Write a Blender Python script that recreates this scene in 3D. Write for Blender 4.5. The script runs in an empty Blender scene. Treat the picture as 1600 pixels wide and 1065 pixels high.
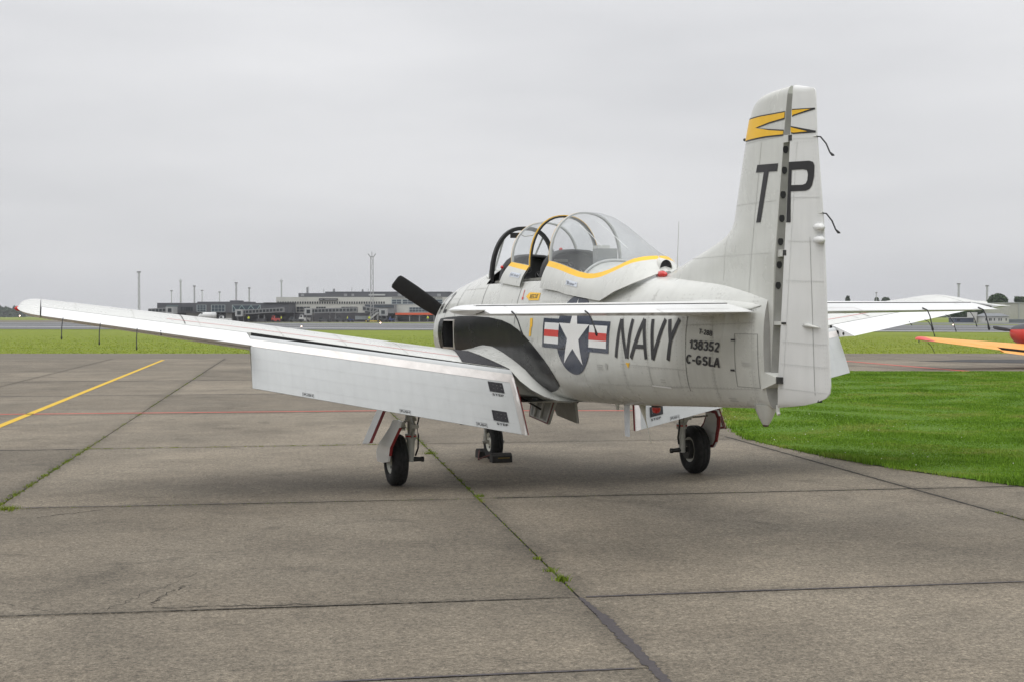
import bpy, bmesh, math, random
import numpy as np
from mathutils import Vector, Matrix
from mathutils.geometry import tessellate_polygon
R = math.radians
random.seed(7)
scene = bpy.context.scene
COL = scene.collection

# ------------------------------------------------------------------ camera, sky, sun, exposure
cam_d = bpy.data.cameras.new('camera'); cam = bpy.data.objects.new('camera', cam_d); COL.objects.link(cam)
cam_d.sensor_width = 36.0; cam_d.lens = 36.0*2090.7/1600
cam_d.clip_start = 0.1; cam_d.clip_end = 20000
cam.location = (0, 0, 1.999); cam.rotation_euler = (R(90)-math.atan(40.5/2090.7), 0, 0)
scene.camera = cam
scene.view_settings.view_transform = 'Standard'; scene.view_settings.look = 'None'
scene.view_settings.exposure = 0.0; scene.view_settings.gamma = 1.0; scene.view_settings.use_curve_mapping = False

SUN_EL, SUN_AZ = 66, 205          # high, diffuse, behind the camera and to its left
world = bpy.data.worlds.new('World'); scene.world = world; world.use_nodes = True
def build_world():
    nt = world.node_tree; nt.nodes.clear(); N = nt.nodes.new; lk = nt.links.new
    out = N('ShaderNodeOutputWorld')
    sky = N('ShaderNodeTexSky'); sky.sky_type = 'NISHITA'; sky.sun_disc = False
    sky.sun_elevation = R(SUN_EL); sky.sun_rotation = R(SUN_AZ)
    bsky = N('ShaderNodeBackground'); bsky.inputs[1].default_value = 0.06; lk(sky.outputs[0], bsky.inputs[0])
    tc = N('ShaderNodeTexCoord'); sep = N('ShaderNodeSeparateXYZ'); lk(tc.outputs['Generated'], sep.inputs[0])
    # overcast luminance: the zenith is about three times as bright as the horizon
    mr = N('ShaderNodeMapRange'); mr.inputs[1].default_value = 0.0; mr.inputs[2].default_value = 1.0
    mr.inputs[3].default_value = 0.66; mr.inputs[4].default_value = 1.85
    pw = N('ShaderNodeMath'); pw.operation = 'POWER'; pw.use_clamp = True; pw.inputs[1].default_value = 1.5; mxz = N('ShaderNodeMath'); mxz.operation = 'MAXIMUM'; mxz.inputs[1].default_value = 0.0
    lk(sep.outputs[2], mxz.inputs[0]); lk(mxz.outputs[0], pw.inputs[0]); lk(pw.outputs[0], mr.inputs[0])
    mp = N('ShaderNodeMapping'); mp.inputs['Scale'].default_value = (1.0, 1.0, 5.0); lk(tc.outputs['Generated'], mp.inputs[0])
    n1 = N('ShaderNodeTexNoise'); n1.inputs['Scale'].default_value = 1.5; n1.inputs['Detail'].default_value = 5; n1.inputs['Roughness'].default_value = 0.5
    lk(mp.outputs[0], n1.inputs['Vector'])
    cr = N('ShaderNodeMapRange'); cr.inputs[1].default_value = 0.3; cr.inputs[2].default_value = 0.7
    cr.inputs[3].default_value = 0.82; cr.inputs[4].default_value = 1.15; lk(n1.outputs[0], cr.inputs[0])
    mul = N('ShaderNodeMath'); mul.operation = 'MULTIPLY'; lk(mr.outputs[0], mul.inputs[0]); lk(cr.outputs[0], mul.inputs[1])
    tint = N('ShaderNodeMix'); tint.data_type = 'RGBA'
    tint.inputs[6].default_value = (0.965, 0.985, 1.03, 1); tint.inputs[7].default_value = (1.0, 0.995, 1.0, 1)
    lk(n1.outputs[0], tint.inputs[0])
    vm = N('ShaderNodeVectorMath'); vm.operation = 'SCALE'; lk(tint.outputs[2], vm.inputs[0]); lk(mul.outputs[0], vm.inputs['Scale'])
    bcl = N('ShaderNodeBackground'); bcl.inputs[1].default_value = 1.0; lk(vm.outputs[0], bcl.inputs[0])
    mx = N('ShaderNodeMixShader'); mx.inputs[0].default_value = 0.96
    lk(bsky.outputs[0], mx.inputs[1]); lk(bcl.outputs[0], mx.inputs[2]); lk(mx.outputs[0], out.inputs[0])
build_world()
sun_d = bpy.data.lights.new('sun', 'SUN'); sun_d.energy = 1.2; sun_d.angle = R(50); sun_d.color = (1.0, 0.975, 0.94)
sun = bpy.data.objects.new('sun', sun_d); COL.objects.link(sun)
_az = R(SUN_AZ)
_sd = Vector((math.sin(_az)*math.cos(R(SUN_EL)), math.cos(_az)*math.cos(R(SUN_EL)), math.sin(R(SUN_EL))))
sun.rotation_euler = (-_sd).to_track_quat('-Z', 'Y').to_euler()

# ------------------------------------------------------------------ helpers
def tag(o, label=None, cat=None, group=None, kind=None):
    if label: o['label'] = label
    if cat: o['category'] = cat
    if group: o['group'] = group
    if kind: o['kind'] = kind
    return o
def empty(name, loc=(0, 0, 0), rot=(0, 0, 0), parent=None):
    o = bpy.data.objects.new(name, None); COL.objects.link(o); o.empty_display_size = 0.2
    o.location = loc; o.rotation_euler = rot
    if parent: o.parent = parent
    return o
def link(name, me, mat=None, parent=None, smooth=False):
    if mat is not None and len(me.materials) == 0:
        for m in (mat if isinstance(mat, (list, tuple)) else [mat]): me.materials.append(m)
    if smooth:
        me.shade_smooth()
    o = bpy.data.objects.new(name, me); COL.objects.link(o)
    if parent: o.parent = parent
    return o
def mesh(name, V, F, mat=None, parent=None, smooth=False, fix=True, auto=None, mi=None):
    me = bpy.data.meshes.new(name); me.from_pydata([tuple(v) for v in V], [], [tuple(f) for f in F])
    if mi is not None: me.polygons.foreach_set('material_index', mi)
    if fix or auto:
        bm = bmesh.new(); bm.from_mesh(me)
        bmesh.ops.remove_doubles(bm, verts=bm.verts, dist=1e-5)
        if fix: bmesh.ops.recalc_face_normals(bm, faces=bm.faces)
        if auto:
            for e in bm.edges:
                if len(e.link_faces) == 2 and e.calc_face_angle(0) > R(auto): e.smooth = False
        bm.to_mesh(me); bm.free()
    me.update()
    return link(name, me, mat, parent, smooth or bool(auto))
class MB:
    """collects simple solids into one mesh"""
    def __init__(s): s.V = []; s.F = []; s.M = []
    def add(s, V, F, m=0):
        b = len(s.V); s.V += [tuple(v) for v in V]; s.F += [tuple(i+b for i in f) for f in F]; s.M += [m]*len(F); return s
    def box(s, x0, x1, y0, y1, z0, z1, m=0):
        V = [(x, y, z) for x in (x0, x1) for y in (y0, y1) for z in (z0, z1)]
        return s.add(V, [(0, 1, 3, 2), (4, 6, 7, 5), (0, 4, 5, 1), (2, 3, 7, 6), (0, 2, 6, 4), (1, 5, 7, 3)], m)
    def hexa(s, P, m=0):   # 8 points: bottom 4, top 4
        return s.add(P, [(3, 2, 1, 0), (4, 5, 6, 7), (0, 1, 5, 4), (1, 2, 6, 5), (2, 3, 7, 6), (3, 0, 4, 7)], m)
    def tube(s, pts, r, n=8, m=0, caps=True):
        pts = [Vector(p) for p in pts]; rs = r if isinstance(r, (list, tuple)) else [r]*len(pts)
        rings = []
        for i, p in enumerate(pts):
            d = (pts[min(i+1, len(pts)-1)]-pts[max(i-1, 0)]).normalized()
            u = d.cross(Vector((0, 0, 1)))
            if u.length < 1e-3: u = d.cross(Vector((1, 0, 0)))
            u.normalize(); w = d.cross(u)
            rings.append([p+rs[i]*(math.cos(2*math.pi*k/n)*u+math.sin(2*math.pi*k/n)*w) for k in range(n)])
        return s.loft(rings, True, caps, m)
    def loft(s, rings, closed=True, caps=True, m=0):
        n = len(rings[0]); V = [v for r in rings for v in r]; F = []
        for i in range(len(rings)-1):
            for k in range(n if closed else n-1):
                k2 = (k+1) % n
                F.append((i*n+k, i*n+k2, (i+1)*n+k2, (i+1)*n+k))
        if caps:
            F.append(tuple(range(n-1, -1, -1))); b = (len(rings)-1)*n; F.append(tuple(range(b, b+n)))
        return s.add(V, F, m)
    def build(s, name, mat, parent=None, smooth=False, auto=None, fix=True):
        return mesh(name, s.V, s.F, mat, parent, smooth, fix, auto, s.M)
def poly2d(rings):
    """tessellate 2-D polygon (outer + holes) -> verts, tris"""
    V3 = [[Vector((p[0], p[1], 0)) for p in r] for r in rings]
    T = tessellate_polygon(V3); V = [p for r in rings for p in r]
    return V, [tuple(t) for t in T]
def slice_map(V, F, step, fn, axis_steps=True):
    """cut a flat 2-D mesh along a grid so that it can follow a curved surface, then map it by fn(x, y)"""
    bm = bmesh.new(); vs = [bm.verts.new((p[0], p[1], 0)) for p in V]
    for f in F:
        try: bm.faces.new([vs[i] for i in f])
        except ValueError: pass
    bmesh.ops.recalc_face_normals(bm, faces=bm.faces)
    for ax in (0, 1):
        lo = min(p[ax] for p in V); hi = max(p[ax] for p in V); k = math.floor(lo/step)+1
        while k*step < hi:
            co = [0, 0, 0]; co[ax] = k*step; no = [0, 0, 0]; no[ax] = 1
            bmesh.ops.bisect_plane(bm, geom=bm.verts[:]+bm.edges[:]+bm.faces[:], dist=1e-6, plane_co=co, plane_no=no); k += 1
    for v in bm.verts: v.co = fn(v.co.x, v.co.y)
    me = bpy.data.meshes.new('d'); bm.to_mesh(me); bm.free(); return me
def text2d(body, size, bold=0.0, shear=0.0, xs=1.0, spacing=1.0):
    cu = bpy.data.curves.new('t', 'FONT'); cu.body = body; cu.size = size; cu.offset = bold; cu.shear = shear; cu.space_character = spacing
    cu.resolution_u = 3; cu.fill_mode = 'FRONT'
    o = bpy.data.objects.new('t', cu); COL.objects.link(o)
    dg = bpy.context.evaluated_depsgraph_get(); me = o.evaluated_get(dg).to_mesh()
    V = [(v.co.x*xs, v.co.y) for v in me.vertices]; F = [tuple(p.vertices) for p in me.polygons]
    o.evaluated_get(dg).to_mesh_clear(); bpy.data.objects.remove(o); bpy.data.curves.remove(cu)
    x0 = min(v[0] for v in V); y0 = min(v[1] for v in V)
    V = [(v[0]-x0, v[1]-y0) for v in V]
    return V, F
def fit_text(body, w, h, **k):
    V, F = text2d(body, 1.0, **k); mx = max(v[0] for v in V); my = max(v[1] for v in V)
    return [(v[0]*w/mx, v[1]*h/my) for v in V], F

# ------------------------------------------------------------------ materials
MATS = {}
def mat(name, col, rough=0.5, metal=0.0, coat=0.0, noise=None, bump=None, emit=None, spec=None):
    """plain principled material; noise=(scale, amount) mottles the colour, bump=(scale, strength)"""
    if name in MATS: return MATS[name]
    m = bpy.data.materials.new(name); m.use_nodes = True; nt = m.node_tree; b = nt.nodes['Principled BSDF']
    b.inputs['Base Color'].default_value = (*col, 1); b.inputs['Roughness'].default_value = rough; b.inputs['Metallic'].default_value = metal
    b.inputs['Coat Weight'].default_value = coat; b.inputs['Coat Roughness'].default_value = 0.08
    if spec is not None: b.inputs['Specular IOR Level'].default_value = spec
    if emit: b.inputs['Emission Color'].default_value = (*emit[0], 1); b.inputs['Emission Strength'].default_value = emit[1]
    tc = None
    if noise or bump:
        tc = nt.nodes.new('ShaderNodeTexCoord')
    if noise:
        n = nt.nodes.new('ShaderNodeTexNoise'); n.inputs['Scale'].default_value = noise[0]; n.inputs['Detail'].default_value = 6; n.inputs['Roughness'].default_value = 0.6
        nt.links.new(tc.outputs['Object'], n.inputs['Vector'])
        mr = nt.nodes.new('ShaderNodeMapRange'); mr.inputs[1].default_value = 0.3; mr.inputs[2].default_value = 0.7
        mr.inputs[3].default_value = 1-noise[1]; mr.inputs[4].default_value = 1+noise[1]; nt.links.new(n.outputs[0], mr.inputs[0])
        vm = nt.nodes.new('ShaderNodeVectorMath'); vm.operation = 'SCALE'; vm.inputs[0].default_value = col
        nt.links.new(mr.outputs[0], vm.inputs['Scale']); nt.links.new(vm.outputs[0], b.inputs['Base Color'])
        mr2 = nt.nodes.new('ShaderNodeMapRange'); mr2.inputs[1].default_value = 0.3; mr2.inputs[2].default_value = 0.7
        mr2.inputs[3].default_value = min(1, rough*1.15); mr2.inputs[4].default_value = rough*0.85; nt.links.new(n.outputs[0], mr2.inputs[0]); nt.links.new(mr2.outputs[0], b.inputs['Roughness'])
    if bump:
        n = nt.nodes.new('ShaderNodeTexNoise'); n.inputs['Scale'].default_value = bump[0]; n.inputs['Detail'].default_value = 3
        nt.links.new(tc.outputs['Object'], n.inputs['Vector'])
        bp = nt.nodes.new('ShaderNodeBump'); bp.inputs['Strength'].default_value = bump[1]; bp.inputs['Distance'].default_value = 0.01
        nt.links.new(n.outputs[0], bp.inputs['Height']); nt.links.new(bp.outputs[0], b.inputs['Normal'])
    MATS[name] = m; return m
def paint(name, col, rough, dirt=0.06, coat=0.35, streak=True):
    """aircraft paint: faint oil-canning of the skin, streaky dirt, worn patches"""
    m = bpy.data.materials.new(name); m.use_nodes = True; nt = m.node_tree; N = nt.nodes.new; lk = nt.links.new; b = nt.nodes['Principled BSDF']
    tc = N('ShaderNodeTexCoord')
    n1 = N('ShaderNodeTexNoise'); n1.inputs['Scale'].default_value = 1.6; n1.inputs['Detail'].default_value = 6; n1.inputs['Roughness'].default_value = 0.65; lk(tc.outputs['Object'], n1.inputs['Vector'])
    mp = N('ShaderNodeMapping'); mp.inputs['Scale'].default_value = (14, 14, 1.5); lk(tc.outputs['Object'], mp.inputs[0])
    n2 = N('ShaderNodeTexNoise'); n2.inputs['Scale'].default_value = 1.0; n2.inputs['Detail'].default_value = 4; lk(mp.outputs[0], n2.inputs['Vector'])
    ad = N('ShaderNodeMath'); ad.operation = 'ADD'; lk(n1.outputs[0], ad.inputs[0]); lk(n2.outputs[0], ad.inputs[1])
    mr = N('ShaderNodeMapRange'); mr.inputs[1].default_value = 0.7; mr.inputs[2].default_value = 1.3; mr.inputs[3].default_value = 1-dirt; mr.inputs[4].default_value = 1+dirt*0.5
    lk(ad.outputs[0], mr.inputs[0])
    vm = N('ShaderNodeVectorMath'); vm.operation = 'SCALE'; vm.inputs[0].default_value = col; lk(mr.outputs[0], vm.inputs['Scale']); lk(vm.outputs[0], b.inputs['Base Color'])
    r2 = N('ShaderNodeMapRange'); r2.inputs[1].default_value = 0.3; r2.inputs[2].default_value = 0.7; r2.inputs[3].default_value = rough*0.8; r2.inputs[4].default_value = rough*1.3
    lk(n1.outputs[0], r2.inputs[0]); lk(r2.outputs[0], b.inputs['Roughness'])
    n3 = N('ShaderNodeTexNoise'); n3.inputs['Scale'].default_value = 3.2; n3.inputs['Detail'].default_value = 1.5; lk(tc.outputs['Object'], n3.inputs['Vector'])
    bp = N('ShaderNodeBump'); bp.inputs['Strength'].default_value = 0.35; bp.inputs['Distance'].default_value = 0.022; lk(n3.outputs[0], bp.inputs['Height']); lk(bp.outputs[0], b.inputs['Normal'])
    b.inputs['Coat Weight'].default_value = coat; b.inputs['Coat Roughness'].default_value = 0.12
    MATS[name] = m; return m
P_GREY = paint('pale_grey_paint', (0.585, 0.59, 0.555), 0.28, 0.08)
P_WHITE = paint('white_paint', (0.72, 0.725, 0.715), 0.34, 0.05)
P_FLAP = paint('flap_paint', (0.50, 0.515, 0.515), 0.42, 0.05, 0.1)
P_BLACK = paint('black_paint', (0.012, 0.012, 0.013), 0.24, 0.2, 0.03)
P_BLACK.node_tree.nodes['Principled BSDF'].inputs['Specular IOR Level'].default_value = 0.13
BARE = mat('bare_metal', (0.66, 0.63, 0.60), 0.38, 0.85, noise=(9, 0.10))
YEL = mat('yellow_paint', (0.86, 0.50, 0.02), 0.4, noise=(5, 0.05))
NAVY = mat('insignia_blue', (0.021, 0.030, 0.058), 0.26, coat=0.12, noise=(3, 0.15))
FLSEAM = mat('flap_seam_grey', (0.455, 0.465, 0.465), 0.6)
INK = mat('black_marking', (0.022, 0.021, 0.023), 0.4, noise=(6, 0.15))
WMARK = mat('white_marking', (0.80, 0.80, 0.79), 0.3, coat=0.3)
RMARK = mat('red_marking', (0.62, 0.045, 0.035), 0.35)
DRED = mat('dark_red_paint', (0.20, 0.012, 0.014), 0.5)
SEAM = mat('seam_dark', (0.10, 0.10, 0.095), 0.7)
SEAML = mat('seam_faint', (0.47, 0.47, 0.445), 0.7)
SEAMR = mat('seam_on_white', (0.62, 0.625, 0.615), 0.7)
SEAMM = mat('seam_medium', (0.25, 0.25, 0.235), 0.7)
BLK = mat('matt_black', (0.012, 0.012, 0.013), 0.6)
PROPB = mat('propeller_black', (0.016, 0.016, 0.018), 0.55, noise=(12, 0.2))
WALK = mat('walkway_grit', (0.030, 0.030, 0.034), 0.85, noise=(60, 0.25), bump=(300, 0.5))
RUB = mat('tyre_rubber', (0.009, 0.0088, 0.0085), 0.85, noise=(20, 0.25), bump=(60, 0.2))
STEEL = mat('gear_steel', (0.42, 0.41, 0.38), 0.35, 0.6, noise=(15, 0.2))
GEARW = mat('gear_paint', (0.52, 0.52, 0.48), 0.4, noise=(14, 0.12))
RIM = mat('wheel_rim_paint', (0.55, 0.54, 0.47), 0.4, noise=(14, 0.15))
DARKM = mat('dark_metal', (0.05, 0.05, 0.048), 0.5, 0.5)
SPAR = mat('spar_grey', (0.30, 0.295, 0.28), 0.55, noise=(8, 0.1))
FRAMEG = mat('canopy_frame_grey', (0.50, 0.51, 0.50), 0.4)
INTG = mat('cockpit_grey', (0.30, 0.31, 0.31), 0.55, noise=(6, 0.1))
REDL = mat('red_lamp', (0.55, 0.02, 0.015), 0.15, coat=0.6)
PAPER = mat('name_label', (0.62, 0.66, 0.72), 0.6)
def glass_mat(name, tint, haze, rough=0.02):
    m = bpy.data.materials.new(name); m.use_nodes = True; nt = m.node_tree; nt.nodes.clear(); N = nt.nodes.new; lk = nt.links.new
    out = N('ShaderNodeOutputMaterial'); tr = N('ShaderNodeBsdfTransparent'); tr.inputs[0].default_value = (*tint, 1)
    gl = N('ShaderNodeBsdfGlossy'); gl.inputs['Roughness'].default_value = rough; gl.inputs[0].default_value = (0.9, 0.9, 0.9, 1)
    df = N('ShaderNodeBsdfTranslucent'); df.inputs[0].default_value = (0.85, 0.87, 0.88, 1)
    tc = N('ShaderNodeTexCoord'); nz = N('ShaderNodeTexNoise'); nz.inputs['Scale'].default_value = 4; nz.inputs['Detail'].default_value = 5; lk(tc.outputs['Object'], nz.inputs['Vector'])
    mr = N('ShaderNodeMapRange'); mr.inputs[3].default_value = haze*0.4; mr.inputs[4].default_value = haze*1.6; lk(nz.outputs[0], mr.inputs[0])
    m1 = N('ShaderNodeMixShader'); lk(mr.outputs[0], m1.inputs[0]); lk(tr.outputs[0], m1.inputs[1]); lk(df.outputs[0], m1.inputs[2])
    lw = N('ShaderNodeLayerWeight'); lw.inputs['Blend'].default_value = 0.5
    pw = N('ShaderNodeMath'); pw.operation = 'POWER'; pw.inputs[1].default_value = 4.0; lk(lw.outputs['Facing'], pw.inputs[0])
    fr = N('ShaderNodeMapRange'); fr.inputs[3].default_value = 0.025; fr.inputs[4].default_value = 0.40; lk(pw.outputs[0], fr.inputs[0])
    m2 = N('ShaderNodeMixShader'); lk(fr.outputs[0], m2.inputs[0]); lk(m1.outputs[0], m2.inputs[1]); lk(gl.outputs[0], m2.inputs[2])
    lk(m2.outputs[0], out.inputs[0]); MATS[name] = m; return m
GLASS = glass_mat('canopy_perspex', (0.95, 0.96, 0.965), 0.20)
def pane_mat(name, col):
    return mat(name, col, 0.12, 0.0, 0.6)

# ground materials ------------------------------------------------------------
def concrete_mat():
    m = bpy.data.materials.new('weathered_concrete'); m.use_nodes = True; nt = m.node_tree; N = nt.nodes.new; lk = nt.links.new; b = nt.nodes['Principled BSDF']
    geo = N('ShaderNodeNewGeometry'); oi = N('ShaderNodeObjectInfo')
    mp = N('ShaderNodeMapping'); mp.inputs['Rotation'].default_value = (0, 0, R(-9.35)); lk(geo.outputs['Position'], mp.inputs[0])
    def noise(scale, det, rough, vec=None, dist=0):
        n = N('ShaderNodeTexNoise'); n.inputs['Scale'].default_value = scale; n.inputs['Detail'].default_value = det; n.inputs['Roughness'].default_value = rough; n.inputs['Distortion'].default_value = dist
        lk(vec if vec else mp.outputs[0], n.inputs['Vector']); return n.outputs[0]
    def mrange(x, a, c, lo, hi):
        r = N('ShaderNodeMapRange'); r.inputs[1].default_value = a; r.inputs[2].default_value = c; r.inputs[3].default_value = lo; r.inputs[4].default_value = hi; lk(x, r.inputs[0]); return r.outputs[0]
    def mul(x, y):
        k = N('ShaderNodeMath'); k.operation = 'MULTIPLY'; lk(x, k.inputs[0]); lk(y, k.inputs[1]); return k.outputs[0]
    st = N('ShaderNodeMapping'); st.inputs['Scale'].default_value = (1.0, 7.0, 1.0); lk(mp.outputs[0], st.inputs[0])
    big = mrange(noise(0.35, 7, 0.66, dist=0.6), 0.32, 0.68, 0.74, 1.18)
    mid = mrange(noise(2.2, 8, 0.75, dist=0.3), 0.3, 0.7, 0.84, 1.16)
    brush = mrange(noise(1.6, 6, 0.72, st.outputs[0]), 0.3, 0.7, 0.94, 1.06)
    fine = mrange(noise(45, 4, 0.85), 0.36, 0.64, 0.50, 1.50)
    grit = mrange(noise(170, 2, 0.9), 0.3, 0.7, 0.72, 1.28)
    v = N('ShaderNodeTexVoronoi'); v.inputs['Scale'].default_value = 60; lk(mp.outputs[0], v.inputs['Vector'])
    coarse = mrange(noise(17, 4, 0.9), 0.38, 0.62, 0.66, 1.34)
    peb = mrange(v.outputs['Distance'], 0.0, 0.22, 1.35, 1.0)
    tcg = N('ShaderNodeTexCoord'); sg_ = N('ShaderNodeSeparateXYZ'); lk(tcg.outputs['Generated'], sg_.inputs[0])
    def m2(op, x, y):
        k = N('ShaderNodeMath'); k.operation = op
        for i, q in ((0, x), (1, y)):
            if isinstance(q, (int, float)): k.inputs[i].default_value = q
            else: lk(q, k.inputs[i])
        return k.outputs[0]
    ex = m2('MULTIPLY', m2('MINIMUM', sg_.outputs[0], m2('SUBTRACT', 1.0, sg_.outputs[0])), 5.0); ey = m2('MULTIPLY', m2('MINIMUM', sg_.outputs[1], m2('SUBTRACT', 1.0, sg_.outputs[1])), 5.6)
    ed = m2('ADD', m2('MINIMUM', ex, ey), m2('MULTIPLY', m2('SUBTRACT', noise(3.5, 6, 0.75), 0.5), 0.55))
    edge = mrange(ed, -0.02, 0.20, 0.72, 1.0)
    slab = mrange(oi.outputs['Random'], 0, 1, 0.82, 1.12)
    stain = mrange(noise(0.9, 5, 0.6, dist=1.2), 0.58, 0.74, 1.0, 0.62)
    t = mul(mul(mul(mul(big, mid), mul(brush, fine)), mul(mul(grit, peb), mul(slab, stain))), mul(coarse, edge))
    cr = N('ShaderNodeMix'); cr.data_type = 'RGBA'; cr.inputs[6].default_value = (0.168, 0.140, 0.103, 1); cr.inputs[7].default_value = (0.180, 0.158, 0.122, 1)
    lk(noise(0.6, 5, 0.6), cr.inputs[0])
    vm = N('ShaderNodeVectorMath'); vm.operation = 'SCALE'; lk(cr.outputs[2], vm.inputs[0]); lk(t, vm.inputs['Scale']); lk(vm.outputs[0], b.inputs['Base Color'])
    b.inputs['Roughness'].default_value = 0.82; b.inputs['Specular IOR Level'].default_value = 0.3
    bp = N('ShaderNodeBump'); bp.inputs['Strength'].default_value = 0.55; bp.inputs['Distance'].default_value = 0.004
    lk(mul(fine, grit), bp.inputs['Height']); lk(bp.outputs[0], b.inputs['Normal'])
    MATS['concrete'] = m; return m
CONC = concrete_mat()
def ground_noise_mat(name, c1, c2, scale, stretch=(1, 1, 1), rot=0.0, rough=0.9, det=6, fine=None):
    m = bpy.data.materials.new(name); m.use_nodes = True; nt = m.node_tree; N = nt.nodes.new; lk = nt.links.new; b = nt.nodes['Principled BSDF']
    geo = N('ShaderNodeNewGeometry'); mp = N('ShaderNodeMapping'); mp.inputs['Scale'].default_value = stretch; mp.inputs['Rotation'].default_value = (0, 0, rot); lk(geo.outputs['Position'], mp.inputs[0])
    n = N('ShaderNodeTexNoise'); n.inputs['Scale'].default_value = scale; n.inputs['Detail'].default_value = det; n.inputs['Roughness'].default_value = 0.7; lk(mp.outputs[0], n.inputs['Vector'])
    mr = N('ShaderNodeMapRange'); mr.inputs[1].default_value = 0.3; mr.inputs[2].default_value = 0.7; lk(n.outputs[0], mr.inputs[0])
    cr = N('ShaderNodeMix'); cr.data_type = 'RGBA'; cr.inputs[6].default_value = (*c1, 1); cr.inputs[7].default_value = (*c2, 1); lk(mr.outputs[0], cr.inputs[0])
    last = cr.outputs[2]
    if fine:
        n2 = N('ShaderNodeTexNoise'); n2.inputs['Scale'].default_value = fine[0]; n2.inputs['Detail'].default_value = 5; n2.inputs['Roughness'].default_value = 0.75; lk(geo.outputs['Position'], n2.inputs['Vector'])
        m2 = N('ShaderNodeMapRange'); m2.inputs[1].default_value = 0.3; m2.inputs[2].default_value = 0.7; m2.inputs[3].default_value = 1-fine[1]; m2.inputs[4].default_value = 1+fine[1]; lk(n2.outputs[0], m2.inputs[0])
        vm = N('ShaderNodeVectorMath'); vm.operation = 'SCALE'; lk(last, vm.inputs[0]); lk(m2.outputs[0], vm.inputs['Scale']); last = vm.outputs[0]
    lk(last, b.inputs['Base Color']); b.inputs['Roughness'].default_value = rough; b.inputs['Specular IOR Level'].default_value = 0.2
    MATS[name] = m; return m
G_FAR = ground_noise_mat('far_grass', (0.125, 0.170, 0.010), (0.185, 0.215, 0.018), 0.10, (0.35, 2.2, 1), R(6), fine=(0.9, 0.25))
G_SOIL = ground_noise_mat('turf_base', (0.065, 0.135, 0.010), (0.095, 0.170, 0.014), 0.8, fine=(14, 0.4))
ASPH = ground_noise_mat('runway_asphalt', (0.105, 0.108, 0.112), (0.150, 0.152, 0.155), 0.05, (0.3, 3, 1), R(26), 0.75, fine=(0.6, 0.10))
TAXI = ground_noise_mat('taxiway_surface', (0.125, 0.108, 0.083), (0.165, 0.147, 0.118), 0.3, (0.35, 2.5, 1), R(8), 0.85, fine=(3, 0.12))
JOINT = ground_noise_mat('joint_filler', (0.022, 0.020, 0.018), (0.05, 0.046, 0.040), 3.0, rough=0.9)
TAR = ground_noise_mat('tar_sealant', (0.050, 0.044, 0.046), (0.075, 0.066, 0.068), 14.0, rough=0.6, fine=(90, 0.25))
DPATCH = ground_noise_mat('new_asphalt', (0.040, 0.039, 0.040), (0.06, 0.058, 0.058), 2.0, rough=0.8)
LYEL = ground_noise_mat('yellow_line_paint', (0.50, 0.31, 0.025), (0.62, 0.42, 0.04), 5.0, rough=0.7, fine=(30, 0.25))
LRED = ground_noise_mat('red_line_paint', (0.36, 0.085, 0.065), (0.50, 0.12, 0.09), 3.0, rough=0.7, fine=(25, 0.2))
LWHT = ground_noise_mat('white_line_paint', (0.62, 0.62, 0.62), (0.72, 0.72, 0.71), 1.0, rough=0.7)

# ------------------------------------------------------------------ setting: ground, apron, runway
def sheet(name, pts, z, m, parent=None, kind='structure'):
    V, F = poly2d([pts]); o = mesh(name, [(p[0], p[1], z) for p in V], F, m, parent)
    for p in o.data.polygons:
        if p.normal.z < 0: o.data.flip_normals(); break
    if kind and parent is None: o['kind'] = kind
    return o
E_RW = Vector((0.9, -0.44, 0)).normalized()
def rw(p, t): return (p[0]+E_RW.x*t, p[1]+E_RW.y*t)
sheet('ground', [(-9000, -400), (9000, -400), (9000, 12000), (-9000, 12000)], -0.10, G_FAR)
# runway and its shoulders run obliquely past the far side of the grass
rn0, rn1 = (-24.0, 177.0), (-22.0, 418.0)
runway = sheet('runway', [rw(rn0, -160), (-74.4, 194.4), (-9.6, 181.0), (61.5, 160.8), rw((61.5, 160.8), 500), rw(rn1, 560), rw(rn1, -2600), rw(rn0, -2600)], -0.06, ASPH)
def stripe_along(name, p, w, t0, t1, m, par, z):
    n = Vector((-E_RW.y, E_RW.x, 0)); a, b = rw(p, t0), rw(p, t1)
    return sheet(name, [a, b, (b[0]+n.x*w, b[1]+n.y*w), (a[0]+n.x*w, a[1]+n.y*w)], z, m, par)
stripe_along('edge_line', (-19.4, 200.6), 2.6, -1800, 500, LWHT, runway, -0.045)
stripe_along('centre_line', (-19.4, 238), 0.9, -1800, 500, LWHT, runway, -0.045)
stripe_along('edge_line', (-20.5, 285), 2.0, -1800, 500, LWHT, runway, -0.045)
stripe_along('tar_seam', (-20, 222), 1.2, -1800, 500, DPATCH, runway, -0.045)
stripe_along('tar_seam', (-20, 262), 1.6, -1800, 500, DPATCH, runway, -0.045)
sheet('runway_verge', [rw((-22, 330), -2600), rw((-22, 330), 560), rw((-22, 352), 560), rw((-22, 352), -2600)], -0.050, G_FAR)
tapron = sheet('terminal_apron', [(-260, 372), (40, 352), (60, 470), (-260, 520)], -0.042, TAXI)
taxi = sheet('taxiway', [(-130, 40), (140, 40), (140, 71.2), (27, 70.8), (-27, 70.8), (-130, 71.5)], -0.030, TAXI)
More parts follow.
